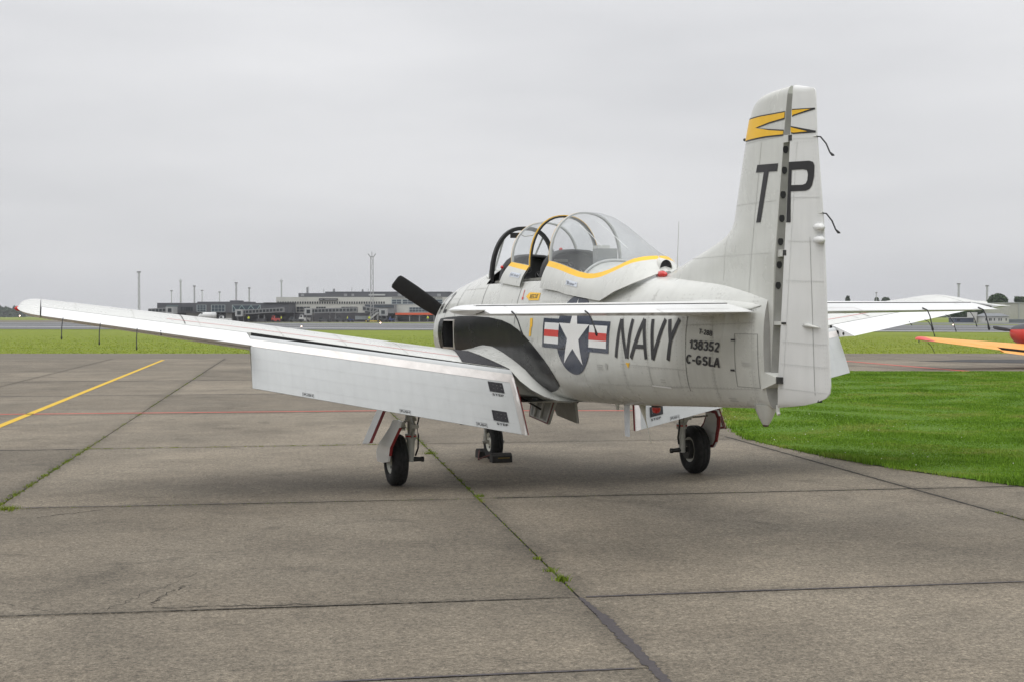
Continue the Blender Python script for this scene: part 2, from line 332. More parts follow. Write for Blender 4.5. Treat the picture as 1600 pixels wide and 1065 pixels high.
# apron of cast slabs: grid turned 9.35 degrees, joint lines recessed between the slabs
A0 = Vector((0.48, 9.46, 0)); PU = Vector((math.cos(R(9.35)), math.sin(R(9.35)), 0)); PV = Vector((-math.sin(R(9.35)), math.cos(R(9.35)), 0))
def uv(u, v, z=0.0): q = A0+PU*u+PV*v; return (q.x, q.y, z)
ROWS = [-13.5, -7.2, -1.93, 0.0, 5.2, 11.5, 18.6, 25.3, 32.8, 40.2, 47.4, 54.2]
CW = 5.05
apron = sheet('apron', [uv(-66, -14)[:2], uv(40, -14)[:2], uv(40, 54.2)[:2], uv(-66, 54.2)[:2]], -0.014, JOINT)
def slab_mesh(L, W, gap):
    x, y = W/2-gap, L/2-gap; c = 0.006; bm = bmesh.new()
    lo = [bm.verts.new(p) for p in ((-x, -y, -0.05), (x, -y, -0.05), (x, y, -0.05), (-x, y, -0.05))]
    md = [bm.verts.new(p) for p in ((-x, -y, -c), (x, -y, -c), (x, y, -c), (-x, y, -c))]
    x -= c; y -= c
    hi = [bm.verts.new(p) for p in ((-x, -y, 0), (x, -y, 0), (x, y, 0), (-x, y, 0))]
    for A, B in ((lo, md), (md, hi)):
        for k in range(4): bm.faces.new((A[k], A[(k+1) % 4], B[(k+1) % 4], B[k]))
    bm.faces.new(hi); bm.normal_update()
    for f in bm.faces:
        if f.normal.z < .3 or f.calc_center_median().z < -.01: f.material_index = 1
    me = bpy.data.meshes.new('slab'); bm.to_mesh(me); bm.free(); me.materials.append(CONC); me.materials.append(JOINT); return me
def put_slab(me, u, v):
    o = bpy.data.objects.new('slab', me); COL.objects.link(o); o.parent = apron
    o.location = uv(u, v, random.uniform(-0.0012, 0.0)); o.rotation_euler = (0, 0, R(9.35))
for i in range(len(ROWS)-1):
    L = ROWS[i+1]-ROWS[i]; me = slab_mesh(L, CW, 0.008 if i < 7 else 0.014)
    for c in range(-13, 7):
        u, v = (c+0.5)*CW, (ROWS[i]+ROWS[i+1])/2
        if i == 2 or i == 1:      # the short strip lies only left of the near longitudinal joint
            if c >= 0:
                if i == 1: put_slab(slab_mesh(7.2, CW, 0.008), u, -3.6)
                continue
        q = uv(u, v)
        if abs(q[0]) > q[1]*0.383+9 and q[1] > 14: continue
        put_slab(me, u, v)
# irregular tar sealant poured into some joints, and old cracks
def ragged_strip(name, pts, w, m, z, seed, rag=0.4, step=0.04, par=None):
    rnd = random.Random(seed); V = []; F = []; acc = []
    for a, b in zip(pts[:-1], pts[1:]):
        a, b = Vector(a[:2]), Vector(b[:2]); n = max(2, int((b-a).length/step))
        acc += [(a.lerp(b, k/n), (b-a).normalized()) for k in range(n)]
    for k, (p, d) in enumerate(acc):
        wd = w if not callable(w) else w(k/len(acc)); nrm = Vector((-d.y, d.x))
        a = p+nrm*wd*0.5*(1+rnd.uniform(-rag, rag)); b = p-nrm*wd*0.5*(1+rnd.uniform(-rag, rag))
        V += [(a.x, a.y, z), (b.x, b.y, z)]
        if k: F.append((2*k-2, 2*k-1, 2*k+1, 2*k))
    o = mesh(name, V, F, m, par)
    if o.data.polygons[0].normal.z < 0: o.data.flip_normals()
    return o
ragged_strip('tar_seal', [uv(0.0, -0.02), uv(0.02, -0.7), uv(0.01, -1.5), uv(0.0, -2.4), uv(0.0, -6)], lambda t: 0.030+0.050*min(1, t*8)*(1-0.6*t), TAR, 0.003, 1, 0.45, 0.03, apron)
ragged_strip('tar_seal', [uv(0.05, 0.0), uv(1.3, 0.01), uv(2.6, 0.0), uv(5.0, 0.01)], lambda t: 0.035-0.012*t, TAR, 0.003, 2, 0.35, 0.03, apron)
ragged_strip('tar_seal', [uv(-0.1, -1.93), uv(-1.2, -1.92), uv(-2.4, -1.94), uv(-4, -1.93)], 0.026, TAR, 0.003, 3, 0.4, 0.03, apron)
ragged_strip('tar_seal', [uv(5.05, 0.5), uv(5.05, 5.2), uv(5.05, 12)], 0.034, JOINT, 0.003, 4, 0.4, 0.05, apron)
ragged_strip('tar_seal', [uv(-40, 25.3), uv(-4, 25.3), uv(0, 25.3)], 0.075, TAR, 0.003, 6, 0.5, 0.10, apron)
ragged_strip('tar_seal', [uv(-18, 32.8), uv(-8, 32.8), uv(-2.2, 32.8)], 0.085, TAR, 0.003, 7, 0.6, 0.10, apron)
ragged_strip('tar_seal', [uv(-60, 40.2), uv(-20, 40.2), uv(-8, 40.2)], 0.08, TAR, 0.003, 8, 0.7, 0.12, apron)
ragged_strip('tar_seal', [uv(-13, 11.5), uv(-7, 11.5), uv(-5.1, 11.5)], 0.03, TAR, 0.003, 9, 0.6, 0.06, apron)
ragged_strip('tar_seal', [uv(-5.1, 5.25), uv(-2.5, 5.22), uv(-0.1, 5.2)], lambda t: .028-.018*t, TAR, 0.003, 10, 0.6, 0.04, apron)
ragged_strip('tar_seal', [uv(-5.0, 0.06), uv(-2.9, 0.02), uv(-0.1, 0.0)], 0.013, JOINT, 0.003, 11, 0.8, 0.03, apron)
ragged_strip('tar_seal', [uv(0.2, 5.2), uv(2.5, 5.2), uv(9.9, 5.2)], 0.034, JOINT, 0.003, 5, 0.5, 0.05, apron)
def jag(p0, p1, n, amp, seed):
    rnd = random.Random(seed); out = []
    for k in range(n+1):
        t = k/n; out.append((p0[0]+(p1[0]-p0[0])*t+rnd.uniform(-amp, amp)*(0 < k < n), p0[1]+(p1[1]-p0[1])*t+rnd.uniform(-amp, amp)*(0 < k < n)))
    return out
for k, (p0, p1, w) in enumerate([((-2.75, 9.05), (-2.45, 10.4), 0.004), ((-3.1, 8.98), (-4.6, 9.9), 0.004), ((-2.5, 9.45), (-2.42, 9.9), 0.007), ((-2.48, 9.2), (-2.5, 9.45), 0.006), ((-2.46, 9.12), (-1.35, 9.24), 0.012),
                                  ((-4.7, 13.2), (-4.2, 13.75), 0.014)]):
    ragged_strip('crack', jag(p0, p1, 14, 0.03, 40+k), w, JOINT, 0.0022, 60+k, 0.6, 0.02, apron)
# painted guide lines
def line(name, p0, p1, w, m, z, par=None):
    a, b = Vector(p0), Vector(p1); n = Vector((-(b-a).y, (b-a).x)).normalized()*w/2
    o = sheet(name, [tuple(a-n), tuple(b-n), tuple(b+n), tuple(a+n)], z, m, par); return o
line('yellow_guide_line', (-7.2, 12.6), (-15.57, 59.7), 0.155, LYEL, 0.004, apron)
line('red_boundary_line', (-40.0, 22.9), (-2.8, 28.02), 0.17, LRED, 0.004, apron)
line('red_boundary_line', (-2.8, 28.02), (4.0, 28.05), 0.17, LRED, 0.004, apron)
line('red_boundary_line', (14.0, 61.5), (16.4, 47.0), 0.34, LRED, 0.006, apron)
line('yellow_guide_line', (10, 63.5), (70, 60.5), 0.25, LYEL, -0.024, taxi)
sheet('asphalt_patch', [(17.6, 58.2), (20.5, 60.2), (26, 60.8), (40, 59.5), (40, 54.6), (22, 55.2), (19.2, 57.2)], 0.007, DPATCH, apron)

# grass beside the apron ------------------------------------------------------
GEDGE = [(5.9, 3.0), (7.6, 8.0), (7.2, 12.0), (6.55, 14.2), (5.97, 15.56), (5.1, 17.17), (4.48, 18.71), (4.05, 20.4), (3.81, 21.6), (3.85, 23.2), (4.3, 27.0), (6.0, 36.0), (8.6, 47.2)]
turf = sheet('lawn', [(60, 3.0)] + [(60, 47.6)] + [(11.6, 47.5)] + GEDGE[::-1], 0.012, G_SOIL)
def blade_mat(name, c1, c2, c3):
    m = bpy.data.materials.new(name); m.use_nodes = True; nt = m.node_tree; N = nt.nodes.new; lk = nt.links.new; b = nt.nodes['Principled BSDF']
    geo = N('ShaderNodeNewGeometry')
    n = N('ShaderNodeTexNoise'); n.inputs['Scale'].default_value = 0.55; n.inputs['Detail'].default_value = 6; n.inputs['Roughness'].default_value = 0.65; lk(geo.outputs['Position'], n.inputs['Vector'])
    r1 = N('ShaderNodeValToRGB'); e = r1.color_ramp.elements; e[0].position = 0.36; e[0].color = (*c1, 1); e[1].position = 0.68; e[1].color = (*c3, 1); k = e.new(0.52); k.color = (*c2, 1)
    lk(n.outputs[0], r1.inputs[0])
    mr = N('ShaderNodeMapRange'); mr.inputs[3].default_value = 0.75; mr.inputs[4].default_value = 1.25; lk(geo.outputs['Random Per Island'], mr.inputs[0])
    vm = N('ShaderNodeVectorMath'); vm.operation = 'SCALE'; lk(r1.outputs[0], vm.inputs[0]); lk(mr.outputs[0], vm.inputs['Scale'])
    lk(vm.outputs[0], b.inputs['Base Color']); b.inputs['Roughness'].default_value = 0.8; b.inputs['Specular IOR Level'].default_value = 0.08
    MATS[name] = m; return m
BLADE = blade_mat('grass_blades', (0.098, 0.190, 0.016), (0.155, 0.270, 0.026), (0.275, 0.295, 0.075))
BLADE2 = blade_mat('joint_weeds', (0.13, 0.19, 0.02), (0.18, 0.23, 0.03), (0.24, 0.23, 0.06))
def blades(name, xy, h, w, m, z0, seed, lean=0.6, parent=None):
    """one triangle-and-a-half per blade, joined in a single mesh"""
    rs = np.random.RandomState(seed); n = len(xy); h = np.asarray(h)*rs.uniform(0.55, 1.25, n); w = np.asarray(w)*rs.uniform(0.7, 1.3, n)
    an = rs.uniform(0, 2*np.pi, n); ld = rs.uniform(0, 2*np.pi, n); lm = rs.uniform(0.1, lean, n)*h
    dx, dy = np.cos(an)*w/2, np.sin(an)*w/2; lx, ly = np.cos(ld)*lm, np.sin(ld)*lm
    V = np.zeros((n, 5, 3), np.float32)
    V[:, 0] = np.c_[xy[:, 0]-dx, xy[:, 1]-dy, np.full(n, z0)]; V[:, 1] = np.c_[xy[:, 0]+dx, xy[:, 1]+dy, np.full(n, z0)]
    V[:, 2] = np.c_[xy[:, 0]+dx*.8+lx*.35, xy[:, 1]+dy*.8+ly*.35, z0+h*.6]; V[:, 3] = np.c_[xy[:, 0]-dx*.8+lx*.35, xy[:, 1]-dy*.8+ly*.35, z0+h*.6]
    V[:, 4] = np.c_[xy[:, 0]+lx, xy[:, 1]+ly, z0+h]
    idx = np.arange(n)[:, None]*5
    loops = np.concatenate([idx+np.array([[0, 1, 2, 3]]), idx+np.array([[3, 2, 4]])], 1).ravel().astype(np.int32)
    tot = np.tile([4, 3], n); start = np.concatenate([[0], np.cumsum(tot)[:-1]]).astype(np.int32)
    me = bpy.data.meshes.new(name); me.vertices.add(n*5); me.vertices.foreach_set('co', V.ravel()); me.loops.add(len(loops)); me.loops.foreach_set('vertex_index', loops)
    me.polygons.add(2*n); me.polygons.foreach_set('loop_start', start); me.update(calc_edges=True); me.validate()
    o = link(name, me, m, parent); o['kind'] = 'stuff'; return o
def edge_x(y):
    ys = [p[1] for p in GEDGE]; xs = [p[0] for p in GEDGE]; return np.interp(y, ys, xs)
def scatter_lawn():
    rs = np.random.RandomState(3); out = []; hh = []; ww = []
    for y0, y1, dens, h, w in ((11.0, 15.0, 1000, .036, .010), (15.0, 18.5, 2600, .038, .010), (18.5, 23, 1900, .038, .012), (23, 31, 1000, .036, .018), (31, 47.4, 480, .038, .028)):
        xm = y1*0.383+1.2; n = int((y1-y0)*(xm-3.7)*dens); y = rs.uniform(y0, y1, n); x = rs.uniform(3.7, xm, n)
        k = (x > edge_x(y)-0.05+0.05*np.sin(y*9+np.sin(y*23))+rs.normal(0, .025, n)) & (x < y*0.383+1.2); x, y = x[k], y[k]
        patch = 0.75+0.5*(np.sin(x*1.3+np.sin(y*.9)*2)*np.sin(y*1.1+np.cos(x*.7)*2))
        d = x-edge_x(y); tall = 1+1.1*np.exp(-d/0.30)
        out.append(np.c_[x, y]); hh.append(h*patch*tall); ww.append(np.full(len(x), w))
    return np.concatenate(out), np.concatenate(hh), np.concatenate(ww)
_xy, _h, _w = scatter_lawn()
tag(blades('grass', _xy, _h, _w, BLADE, 0.008, 5), 'short mown green grass covering the lawn beside the apron', 'grass')
def scatter_far():
    rs = np.random.RandomState(11); n = 45000; y = 71+rs.beta(1, 1.8, n)*70; x = rs.uniform(-.40, .40, n)*y
    return np.c_[x, y]
_fx = scatter_far()
tag(blades('rough_grass', _fx, np.full(len(_fx), .03), np.full(len(_fx), .06), blade_mat('rough_grass_blades', (0.18, 0.25, 0.014), (0.23, 0.29, 0.022), (0.31, 0.32, 0.05)), -0.10, 12, 0.9), 'rough yellowish grass strip between taxiway and runway', 'grass')
def joint_weeds():
    rs = np.random.RandomState(21); P = []; H = []
    def run(p0, p1, n, spread, h):
        t = rs.rand(n)**1.0; clump = 0.5+0.5*np.sin(t*37+np.sin(t*91)*2); k = rs.rand(n) < clump**2
        t = t[k]; a = np.array(p0[:2]); b = np.array(p1[:2]); q = a+(b-a)*t[:, None]+rs.normal(0, spread, (len(t), 2)); P.append(q); H.append(np.full(len(t), h))
    def tuft(p, n, r, h):
        P.append(np.array(p[:2])+rs.normal(0, r, (n, 2))); H.append(np.full(n, h))
    run(uv(0, 4.9), uv(0, 12.5), 2300, .018, .025); run(uv(0, 12.5), uv(0, 19), 700, .03, .03)
    run(uv(0, 0.2), uv(0, 4.6), 450, .010, .02); run(uv(-CW, 4.4), uv(-CW, 11.8), 3000, .024, .034); run(uv(-CW, 11.8), uv(-CW, 38), 1500, .025, .03)
    run(uv(-CW, 11.5), uv(0, 11.5), 2000, .018, .025); run(uv(-CW, 5.2), uv(0, 5.2), 500, .012, .02); run(uv(0, 5.2), uv(5, 5.2), 250, .012, .02)
    run(uv(CW, 3.3), uv(CW, 1.2), 420, .015, .03); run(uv(-CW, 18.6), uv(0, 18.6), 350, .015, .02)
    for p, n, r, h in (((0.375, 10.05), 90, .022, .055), ((0.30, 10.42), 60, .018, .04), ((0.21, 10.95), 45, .016, .035), ((-5.2, 13.75), 160, .06, .05), ((-0.36, 14.75), 60, .03, .04), ((-1.2, 19.3), 100, .05, .05)):
        tuft(p, n, r, h)
    return np.concatenate(P), np.concatenate(H)
_jx, _jh = joint_weeds()
tag(blades('joint_weeds', _jx, _jh, np.full(len(_jx), .008), BLADE2, -0.012, 22, 1.0), 'green weeds and moss growing along the slab joints', 'weeds')
def clover():
    rs = np.random.RandomState(31); mb = MB(); n = 0
    while n < 34:
        y = rs.uniform(13.5, 30); x = edge_x(y)+abs(rs.normal(0.4, 1.6))
        if x > y*.383+0.8 or x < edge_x(y)+.05: continue
        r = rs.uniform(.006, .010); z = rs.uniform(.05, .085); n += 1
        mb.add([(x-r, y, z), (x+r, y, z), (x, y-r, z), (x, y+r, z), (x, y, z+r), (x, y, z-r)], [(0, 2, 4), (2, 1, 4), (1, 3, 4), (3, 0, 4), (2, 0, 5), (1, 2, 5), (3, 1, 5), (0, 3, 5)])
    o = mb.build('clover_flowers', mat('clover_white', (0.62, 0.60, 0.52), 0.8)); tag(o, 'tiny white clover heads scattered through the lawn', 'flowers', kind='stuff')
clover()

# ------------------------------------------------------------------ the trainer: shape functions (a = metres aft of the spinner, s = metres to port, z = height)
# fuselage stations: a, zc, half width, ztop, zbot, n upper, n lower
FS=[(0.74,1.745,0.585,2.325,1.165,2.0,2.0),(0.80,1.745,0.65,2.39,1.10,2.0,2.0),(0.95,1.745,0.705,2.445,1.04,2.0,2.0),(1.3,1.745,0.735,2.49,1.01,2.05,2.05),
(1.9,1.745,0.715,2.56,1.0,2.15,2.1),(2.5,1.75,0.675,2.63,0.985,2.25,2.3),(3.2,1.76,0.635,2.66,0.98,2.35,2.5),(4.0,1.76,0.61,2.66,1.0,2.4,2.6),
(5.0,1.77,0.575,2.62,1.025,2.4,2.6),(5.8,1.78,0.53,2.57,1.045,2.35,2.6),(6.5,1.78,0.475,2.46,1.075,2.2,2.6),(7.1,1.78,0.415,2.385,1.105,2.1,2.6),
(7.8,1.79,0.325,2.35,1.145,2.1,2.6),(8.4,1.79,0.24,2.31,1.175,2.1,2.6),(9.19,1.79,0.115,2.20,1.215,2.1,2.4)]
_FA=np.array(FS)
def _pchip(xs,ys):
    h=np.diff(xs);d=np.diff(ys)/h;m=np.zeros(len(xs));m[0]=d[0];m[-1]=d[-1]
    for i in range(1,len(xs)-1):
        if d[i-1]*d[i]>0:
            w1=2*h[i]+h[i-1];w2=h[i]+2*h[i-1];m[i]=(w1+w2)/(w1/d[i-1]+w2/d[i])
    def f(x):
        x=min(max(x,xs[0]),xs[-1]);i=min(max(int(np.searchsorted(xs,x))-1,0),len(xs)-2)
        t=(x-xs[i])/h[i]
        return float((1+2*t)*(1-t)**2*ys[i]+t*(1-t)**2*h[i]*m[i]+t*t*(3-2*t)*ys[i+1]+t*t*(t-1)*h[i]*m[i+1])
    return f
_FF=[_pchip(_FA[:,0],_FA[:,k]) for k in range(1,7)]
def fus(a): return [f(a) for f in _FF]
def fus_s(a,z):
    zc,w,zt,zb,nu,nl=fus(a)
    if z>=zc: r=(z-zc)/(zt-zc);n=nu
    else: r=(zc-z)/(zc-zb);n=nl
    if r>=1: return 0.0
    return w*(1-r**n)**(1/n)
def L(a, s, z): return (4.1-a, s, z)
ROLL = 0.5
plane = empty('trainer_aircraft', (0.589, 16.03, 0), (R(-ROLL), 0, R(90+18.711)))
tag(plane, 'white and grey single-engine trainer with NAVY lettering, open canopies and lowered flaps', 'aircraft')
def part(name, V, F, m, par=None, **k): return mesh(name, [L(*v) for v in V], F, m, par or plane, **k)
class AB(MB):
    """MB in aircraft coordinates"""
    def part(s, name, m, par=None, **k):
        s.V = [L(*v) for v in s.V]; return s.build(name, m, par or plane, **k)
# --- fuselage
def fus_ring(a, n=72):
    zc, w, zt, zb, nu, nl = fus(a); out = []
    for k in range(n):
        t = 2*math.pi*k/n; c, sn = math.cos(t), math.sin(t); e = nu if sn >= 0 else nl
        s = w*math.copysign(abs(c)**(2/e), c); h = (zt-zc) if sn >= 0 else (zc-zb)
        out.append((a, s, zc+h*math.copysign(abs(sn)**(2/e), sn)))
    return out
def build_fuselage():
    st = [0.74, 0.75, 0.77, 0.80, 0.84, 0.89, 0.95, 1.02, 1.1, 1.2]+[1.3+0.1*k for k in range(79)]+[9.19]
    mb = MB(); rings = [[L(*p) for p in fus_ring(a)] for a in st]; mb.loft(rings, True, False)
    bm = bmesh.new(); vs = [bm.verts.new(v) for v in mb.V]
    for f in mb.F: bm.faces.new([vs[i] for i in f])
    bmesh.ops.remove_doubles(bm, verts=bm.verts, dist=1e-5)
    def cut(co, no):
        bmesh.ops.bisect_plane(bm, geom=bm.verts[:]+bm.edges[:]+bm.faces[:], dist=1e-5, plane_co=co, plane_no=no)
    cut(L(2.8, 0, 0), (1, 0, 0)); cut(L(5.78, 0, 0), (1, 0, 0)); cut((0, 0, 2.385), (0, 0, 1))
    # exhaust opening in the side of the cowl
    for z in (1.575, 1.925): cut((0, 0, z), (0, 0, 1))
    for a in (1.50, 1.97): cut(L(a, 0, 0), (1, 0, 0))
    dead = []
    for f in bm.faces:
        c = f.calc_center_median(); a = 4.1-c.x
        if 2.8 < a < 5.78 and c.z > 2.385: dead.append(f)
        elif 1.50 < a < 1.97 and 1.575 < c.z < 1.925 and abs(c.y) > 0.4: dead.append(f)
    bmesh.ops.delete(bm, geom=dead, context='FACES')
    bmesh.ops.recalc_face_normals(bm, faces=bm.faces)
    me = bpy.data.meshes.new('fuselage'); bm.to_mesh(me); bm.free()
    return link('fuselage', me, P_GREY, plane, True)
fuselage = build_fuselage()
def end_caps():
    mb = AB(); r = fus_ring(9.19); r2 = [(9.19, p[1]*.9, p[2]*.98+.034) for p in r]
    mb.loft([r, r2], True, False); mb.add(r2, [tuple(range(len(r2)))]); mb.part('tail_bulkhead', SPAR, fuselage)
    # cowl mouth: lip turned inward and the dark engine behind it
    lip = AB(); rr = [(0.74, 0.585), (0.72, 0.56), (0.73, 0.52), (0.80, 0.50), (1.05, 0.50)]
    lip.loft([[(a, q*math.cos(2*math.pi*k/48), 1.745+q*math.sin(2*math.pi*k/48)) for k in range(48)] for a, q in rr], True, False); lip.part('cowl_lip', P_GREY, fuselage, smooth=True)
    eng = AB(); eng.loft([[(a, q*math.cos(2*math.pi*k/24), 1.745+q*math.sin(2*math.pi*k/24)) for k in range(24)] for a, q in ((1.05, .505), (1.0, .3), (.6, .22), (.55, .0))], True, False); eng.part('engine_front', DARKM, fuselage, smooth=True)
    for sg in (1, -1):   # exhaust bay with its stub pipes
        b = AB(); s0 = 0.50*sg; A, B = (1.50, 1.97), (1.575, 1.925)
        o = [(a, sg*fus_s(a, z), z) for a, z in ((A[0], B[0]), (A[1], B[0]), (A[1], B[1]), (A[0], B[1]))]; i = [(a, s0, z) for a, z in ((A[0], B[0]), (A[1], B[0]), (A[1], B[1]), (A[0], B[1]))]
        b.add(o+i, [(0, 1, 5, 4), (1, 2, 6, 5), (2, 3, 7, 6), (3, 0, 4, 7), (4, 5, 6, 7)]); b.part('exhaust_bay', BLK, fuselage)
        for z in (1.65, 1.75, 1.85):
            t = AB(); t.tube([(1.62, .52*sg, z), (1.75, .585*sg, z), (1.90, .66*sg, z)], .038, 12); t.part('exhaust_stub', DARKM, fuselage, smooth=True)
        f = AB(); 
        for z0, z1, a0, a1 in ((1.925, 1.945, 1.56, 2.0), (1.555, 1.575, 1.50, 2.0), (1.575, 1.925, 1.955, 2.0)):
            P = [(a, sg*(fus_s(a, z)+d), z) for d in (-.02, .012) for a, z in ((a0, z0), (a1, z0), (a1, z1), (a0, z1))]; f.hexa(P)
        f.part('exhaust_rim', BARE, fuselage)
end_caps()
# --- decals that follow the skin
def skin_fus(off=0.004):
    return lambda a, z: L(a, fus_s(a, z)+off, z)
def decal(name, V, F, m, fn, par, step=0.06, smooth=True):
    me = slice_map(V, F, step, fn); return link(name, me, m, par, smooth)
def dpoly(name, rings, m, fn, par, step=0.06): V, F = poly2d(rings); return decal(name, V, F, m, fn, par, step)
def stroke(p, q, w):
    p, q = Vector(p), Vector(q); d = (q-p).normalized(); n = Vector((-d.y, d.x))*w/2; return [tuple(p+n), tuple(p-n), tuple(q-n), tuple(q+n)]
BLACKTOP = [(1.30, 1.90), (1.36, 1.955), (1.65, 1.972), (2.2, 1.989), (2.73, 1.989), (3.27, 1.974), (3.74, 1.941), (4.05, 1.895), (4.30, 1.835), (4.52, 1.765), (4.71, 1.689), (4.90, 1.60), (5.06, 1.515), (5.17, 1.435), (5.244, 1.352), (5.28, 1.27), (5.26, 1.22), (5.12, 1.172), (4.97, 1.145), (4.8, 1.125)]
BLACKBOT = [(4.6, 1.16), (4.2, 1.25), (3.4, 1.35), (2.4, 1.36), (1.6, 1.40), (1.46, 1.45), (1.36, 1.55)]
def exhaust_panel():
    # leave the exhaust bay open
    P1 = [(1.36, 1.955)] + BLACKTOP[2:]+BLACKBOT[:5]+[(2.0, 1.37), (2.0, 1.945), (1.5, 1.945), (1.5, 1.38), (1.46, 1.45), (1.36, 1.55), (1.30, 1.75), (1.30, 1.90)]
    V, F = poly2d([P1]); decal('exhaust_panel', V, F, P_BLACK, skin_fus(0.0035), fuselage, 0.05)
exhaust_panel()
def insignia():
    fn = skin_fus; ca, cz, r = 5.885, 1.793, 0.374; b = r/8; rot = R(-1.2)
    def T(p): x, y = p; return (ca+x*math.cos(rot)*1.02-y*math.sin(rot)+y*0.10, cz+x*math.sin(rot)+y*math.cos(rot))
    blue = []
    ring = [(-2*r-b, -r/4-b-.02), (-2*r-b, r/4+b+.02)]
    R1 = r*1.125; y = r/4+b+.02; x = math.sqrt(R1*R1-y*y); a0 = math.atan2(y, -x)
    ring += [(R1*math.cos(a0+(math.pi-a0-a0+math.pi)*0+t*(math.atan2(y, x)-a0)), R1*math.sin(a0+t*(math.atan2(y, x)-a0))) for t in [k/30 for k in range(31)]]
    ring += [(2*r+b, y), (2*r+b, -y)]
    a1 = math.atan2(-y, x); a2 = -math.pi+math.atan2(y, x)
    ring += [(R1*math.cos(a1+t*(a2-a1)), R1*math.sin(a1+t*(a2-a1))) for t in [k/30 for k in range(31)]]
    dpoly('insignia_ground', [[T(p) for p in ring]], NAVY, fn(.0045), fuselage)
    star = []
    for k in range(10):
        q = r*1.02 if k % 2 == 0 else r*0.385; t = math.pi/2+k*math.pi/5; star.append(T((q*math.cos(t), q*math.sin(t))))
    dpoly('insignia_star', [star], WMARK, fn(.0075), fuselage)
    for sg in (-1, 1):
        x0, x1 = sg*r*1.0, sg*2*r; h = r/4+.02
        def rect(a, c, d, e): return [T((a, d)), T((c, d)), T((c, e)), T((a, e))]
        xi = sg*r*0.98
        dpoly('insignia_bar', [rect(xi, x1, -h, h)], WMARK, fn(.006), fuselage)
        dpoly('insignia_red_stripe', [rect(xi, x1, -h/3, h/3)], RMARK, fn(.0075), fuselage)
insignia()
def arcp(cx, cy, rx, ry, d0, d1, n=8): return [(cx+rx*math.cos(R(d0+(d1-d0)*k/n)), cy+ry*math.sin(R(d0+(d1-d0)*k/n))) for k in range(n+1)]
GLYPH = {'1': (.34, [[(.06, .70), (.25, .92), (.25, .09)]]), '2': (.56, [arcp(.29, .70, .19, .21, 165, -25)+[(.12, .09), (.50, .09)]]), '3': (.56, [arcp(.27, .71, .19, .19, 150, -80)+arcp(.28, .30, .20, .21, 85, -155)]),
         '5': (.56, [[(.47, .91), (.15, .91), (.12, .52)]+arcp(.27, .31, .21, .22, 110, -155)]), '8': (.56, [arcp(.28, .71, .17, .20, 0, 360, 12), arcp(.28, .29, .20, .21, 0, 360, 12)]), 'B': (.60, [[(.10, .09), (.10, .91), (.30, .91)]+arcp(.31, .71, .17, .20, 90, -90)+[(.12, .51)], [(.12, .51), (.32, .51)]+arcp(.32, .30, .19, .21, 90, -90)+[(.10, .09)]]),
         'T': (.52, [[(.02, .91), (.50, .91)], [(.26, .91), (.26, .04)]]), '-': (.32, [[(.04, .42), (.28, .42)]]), 'C': (.60, [arcp(.31, .50, .22, .41, 48, 312, 14)]), 'G': (.64, [arcp(.31, .50, .22, .41, 48, 335, 14)+[(.53, .46), (.34, .46)]]),
         'S': (.58, [arcp(.29, .70, .19, .21, 30, 250, 10)+arcp(.29, .30, .20, .21, 70, -150, 10)]), 'L': (.50, [[(.12, .96), (.12, .09), (.48, .09)]]), 'A': (.62, [[(.06, .02), (.30, .94), (.54, .02)], [(.15, .31), (.45, .31)]])}
def block_text(body, w=.20, shear=.13, gap=.06):
    V = []; F = []; x = 0
    for ch in body:
        adv, lines = GLYPH[ch]
        for ln in lines:
            for p, q in zip(ln[:-1], ln[1:]):
                d = Vector((q[0]-p[0], q[1]-p[1])); d.normalize(); e = d*w*.18
                P = stroke((p[0]-e.x, p[1]-e.y), (q[0]+e.x, q[1]+e.y), w); b = len(V); V += [(x+v[0]+v[1]*shear, v[1]) for v in P]; F.append((b, b+1, b+2, b+3))
        x += adv+gap
    return V, F
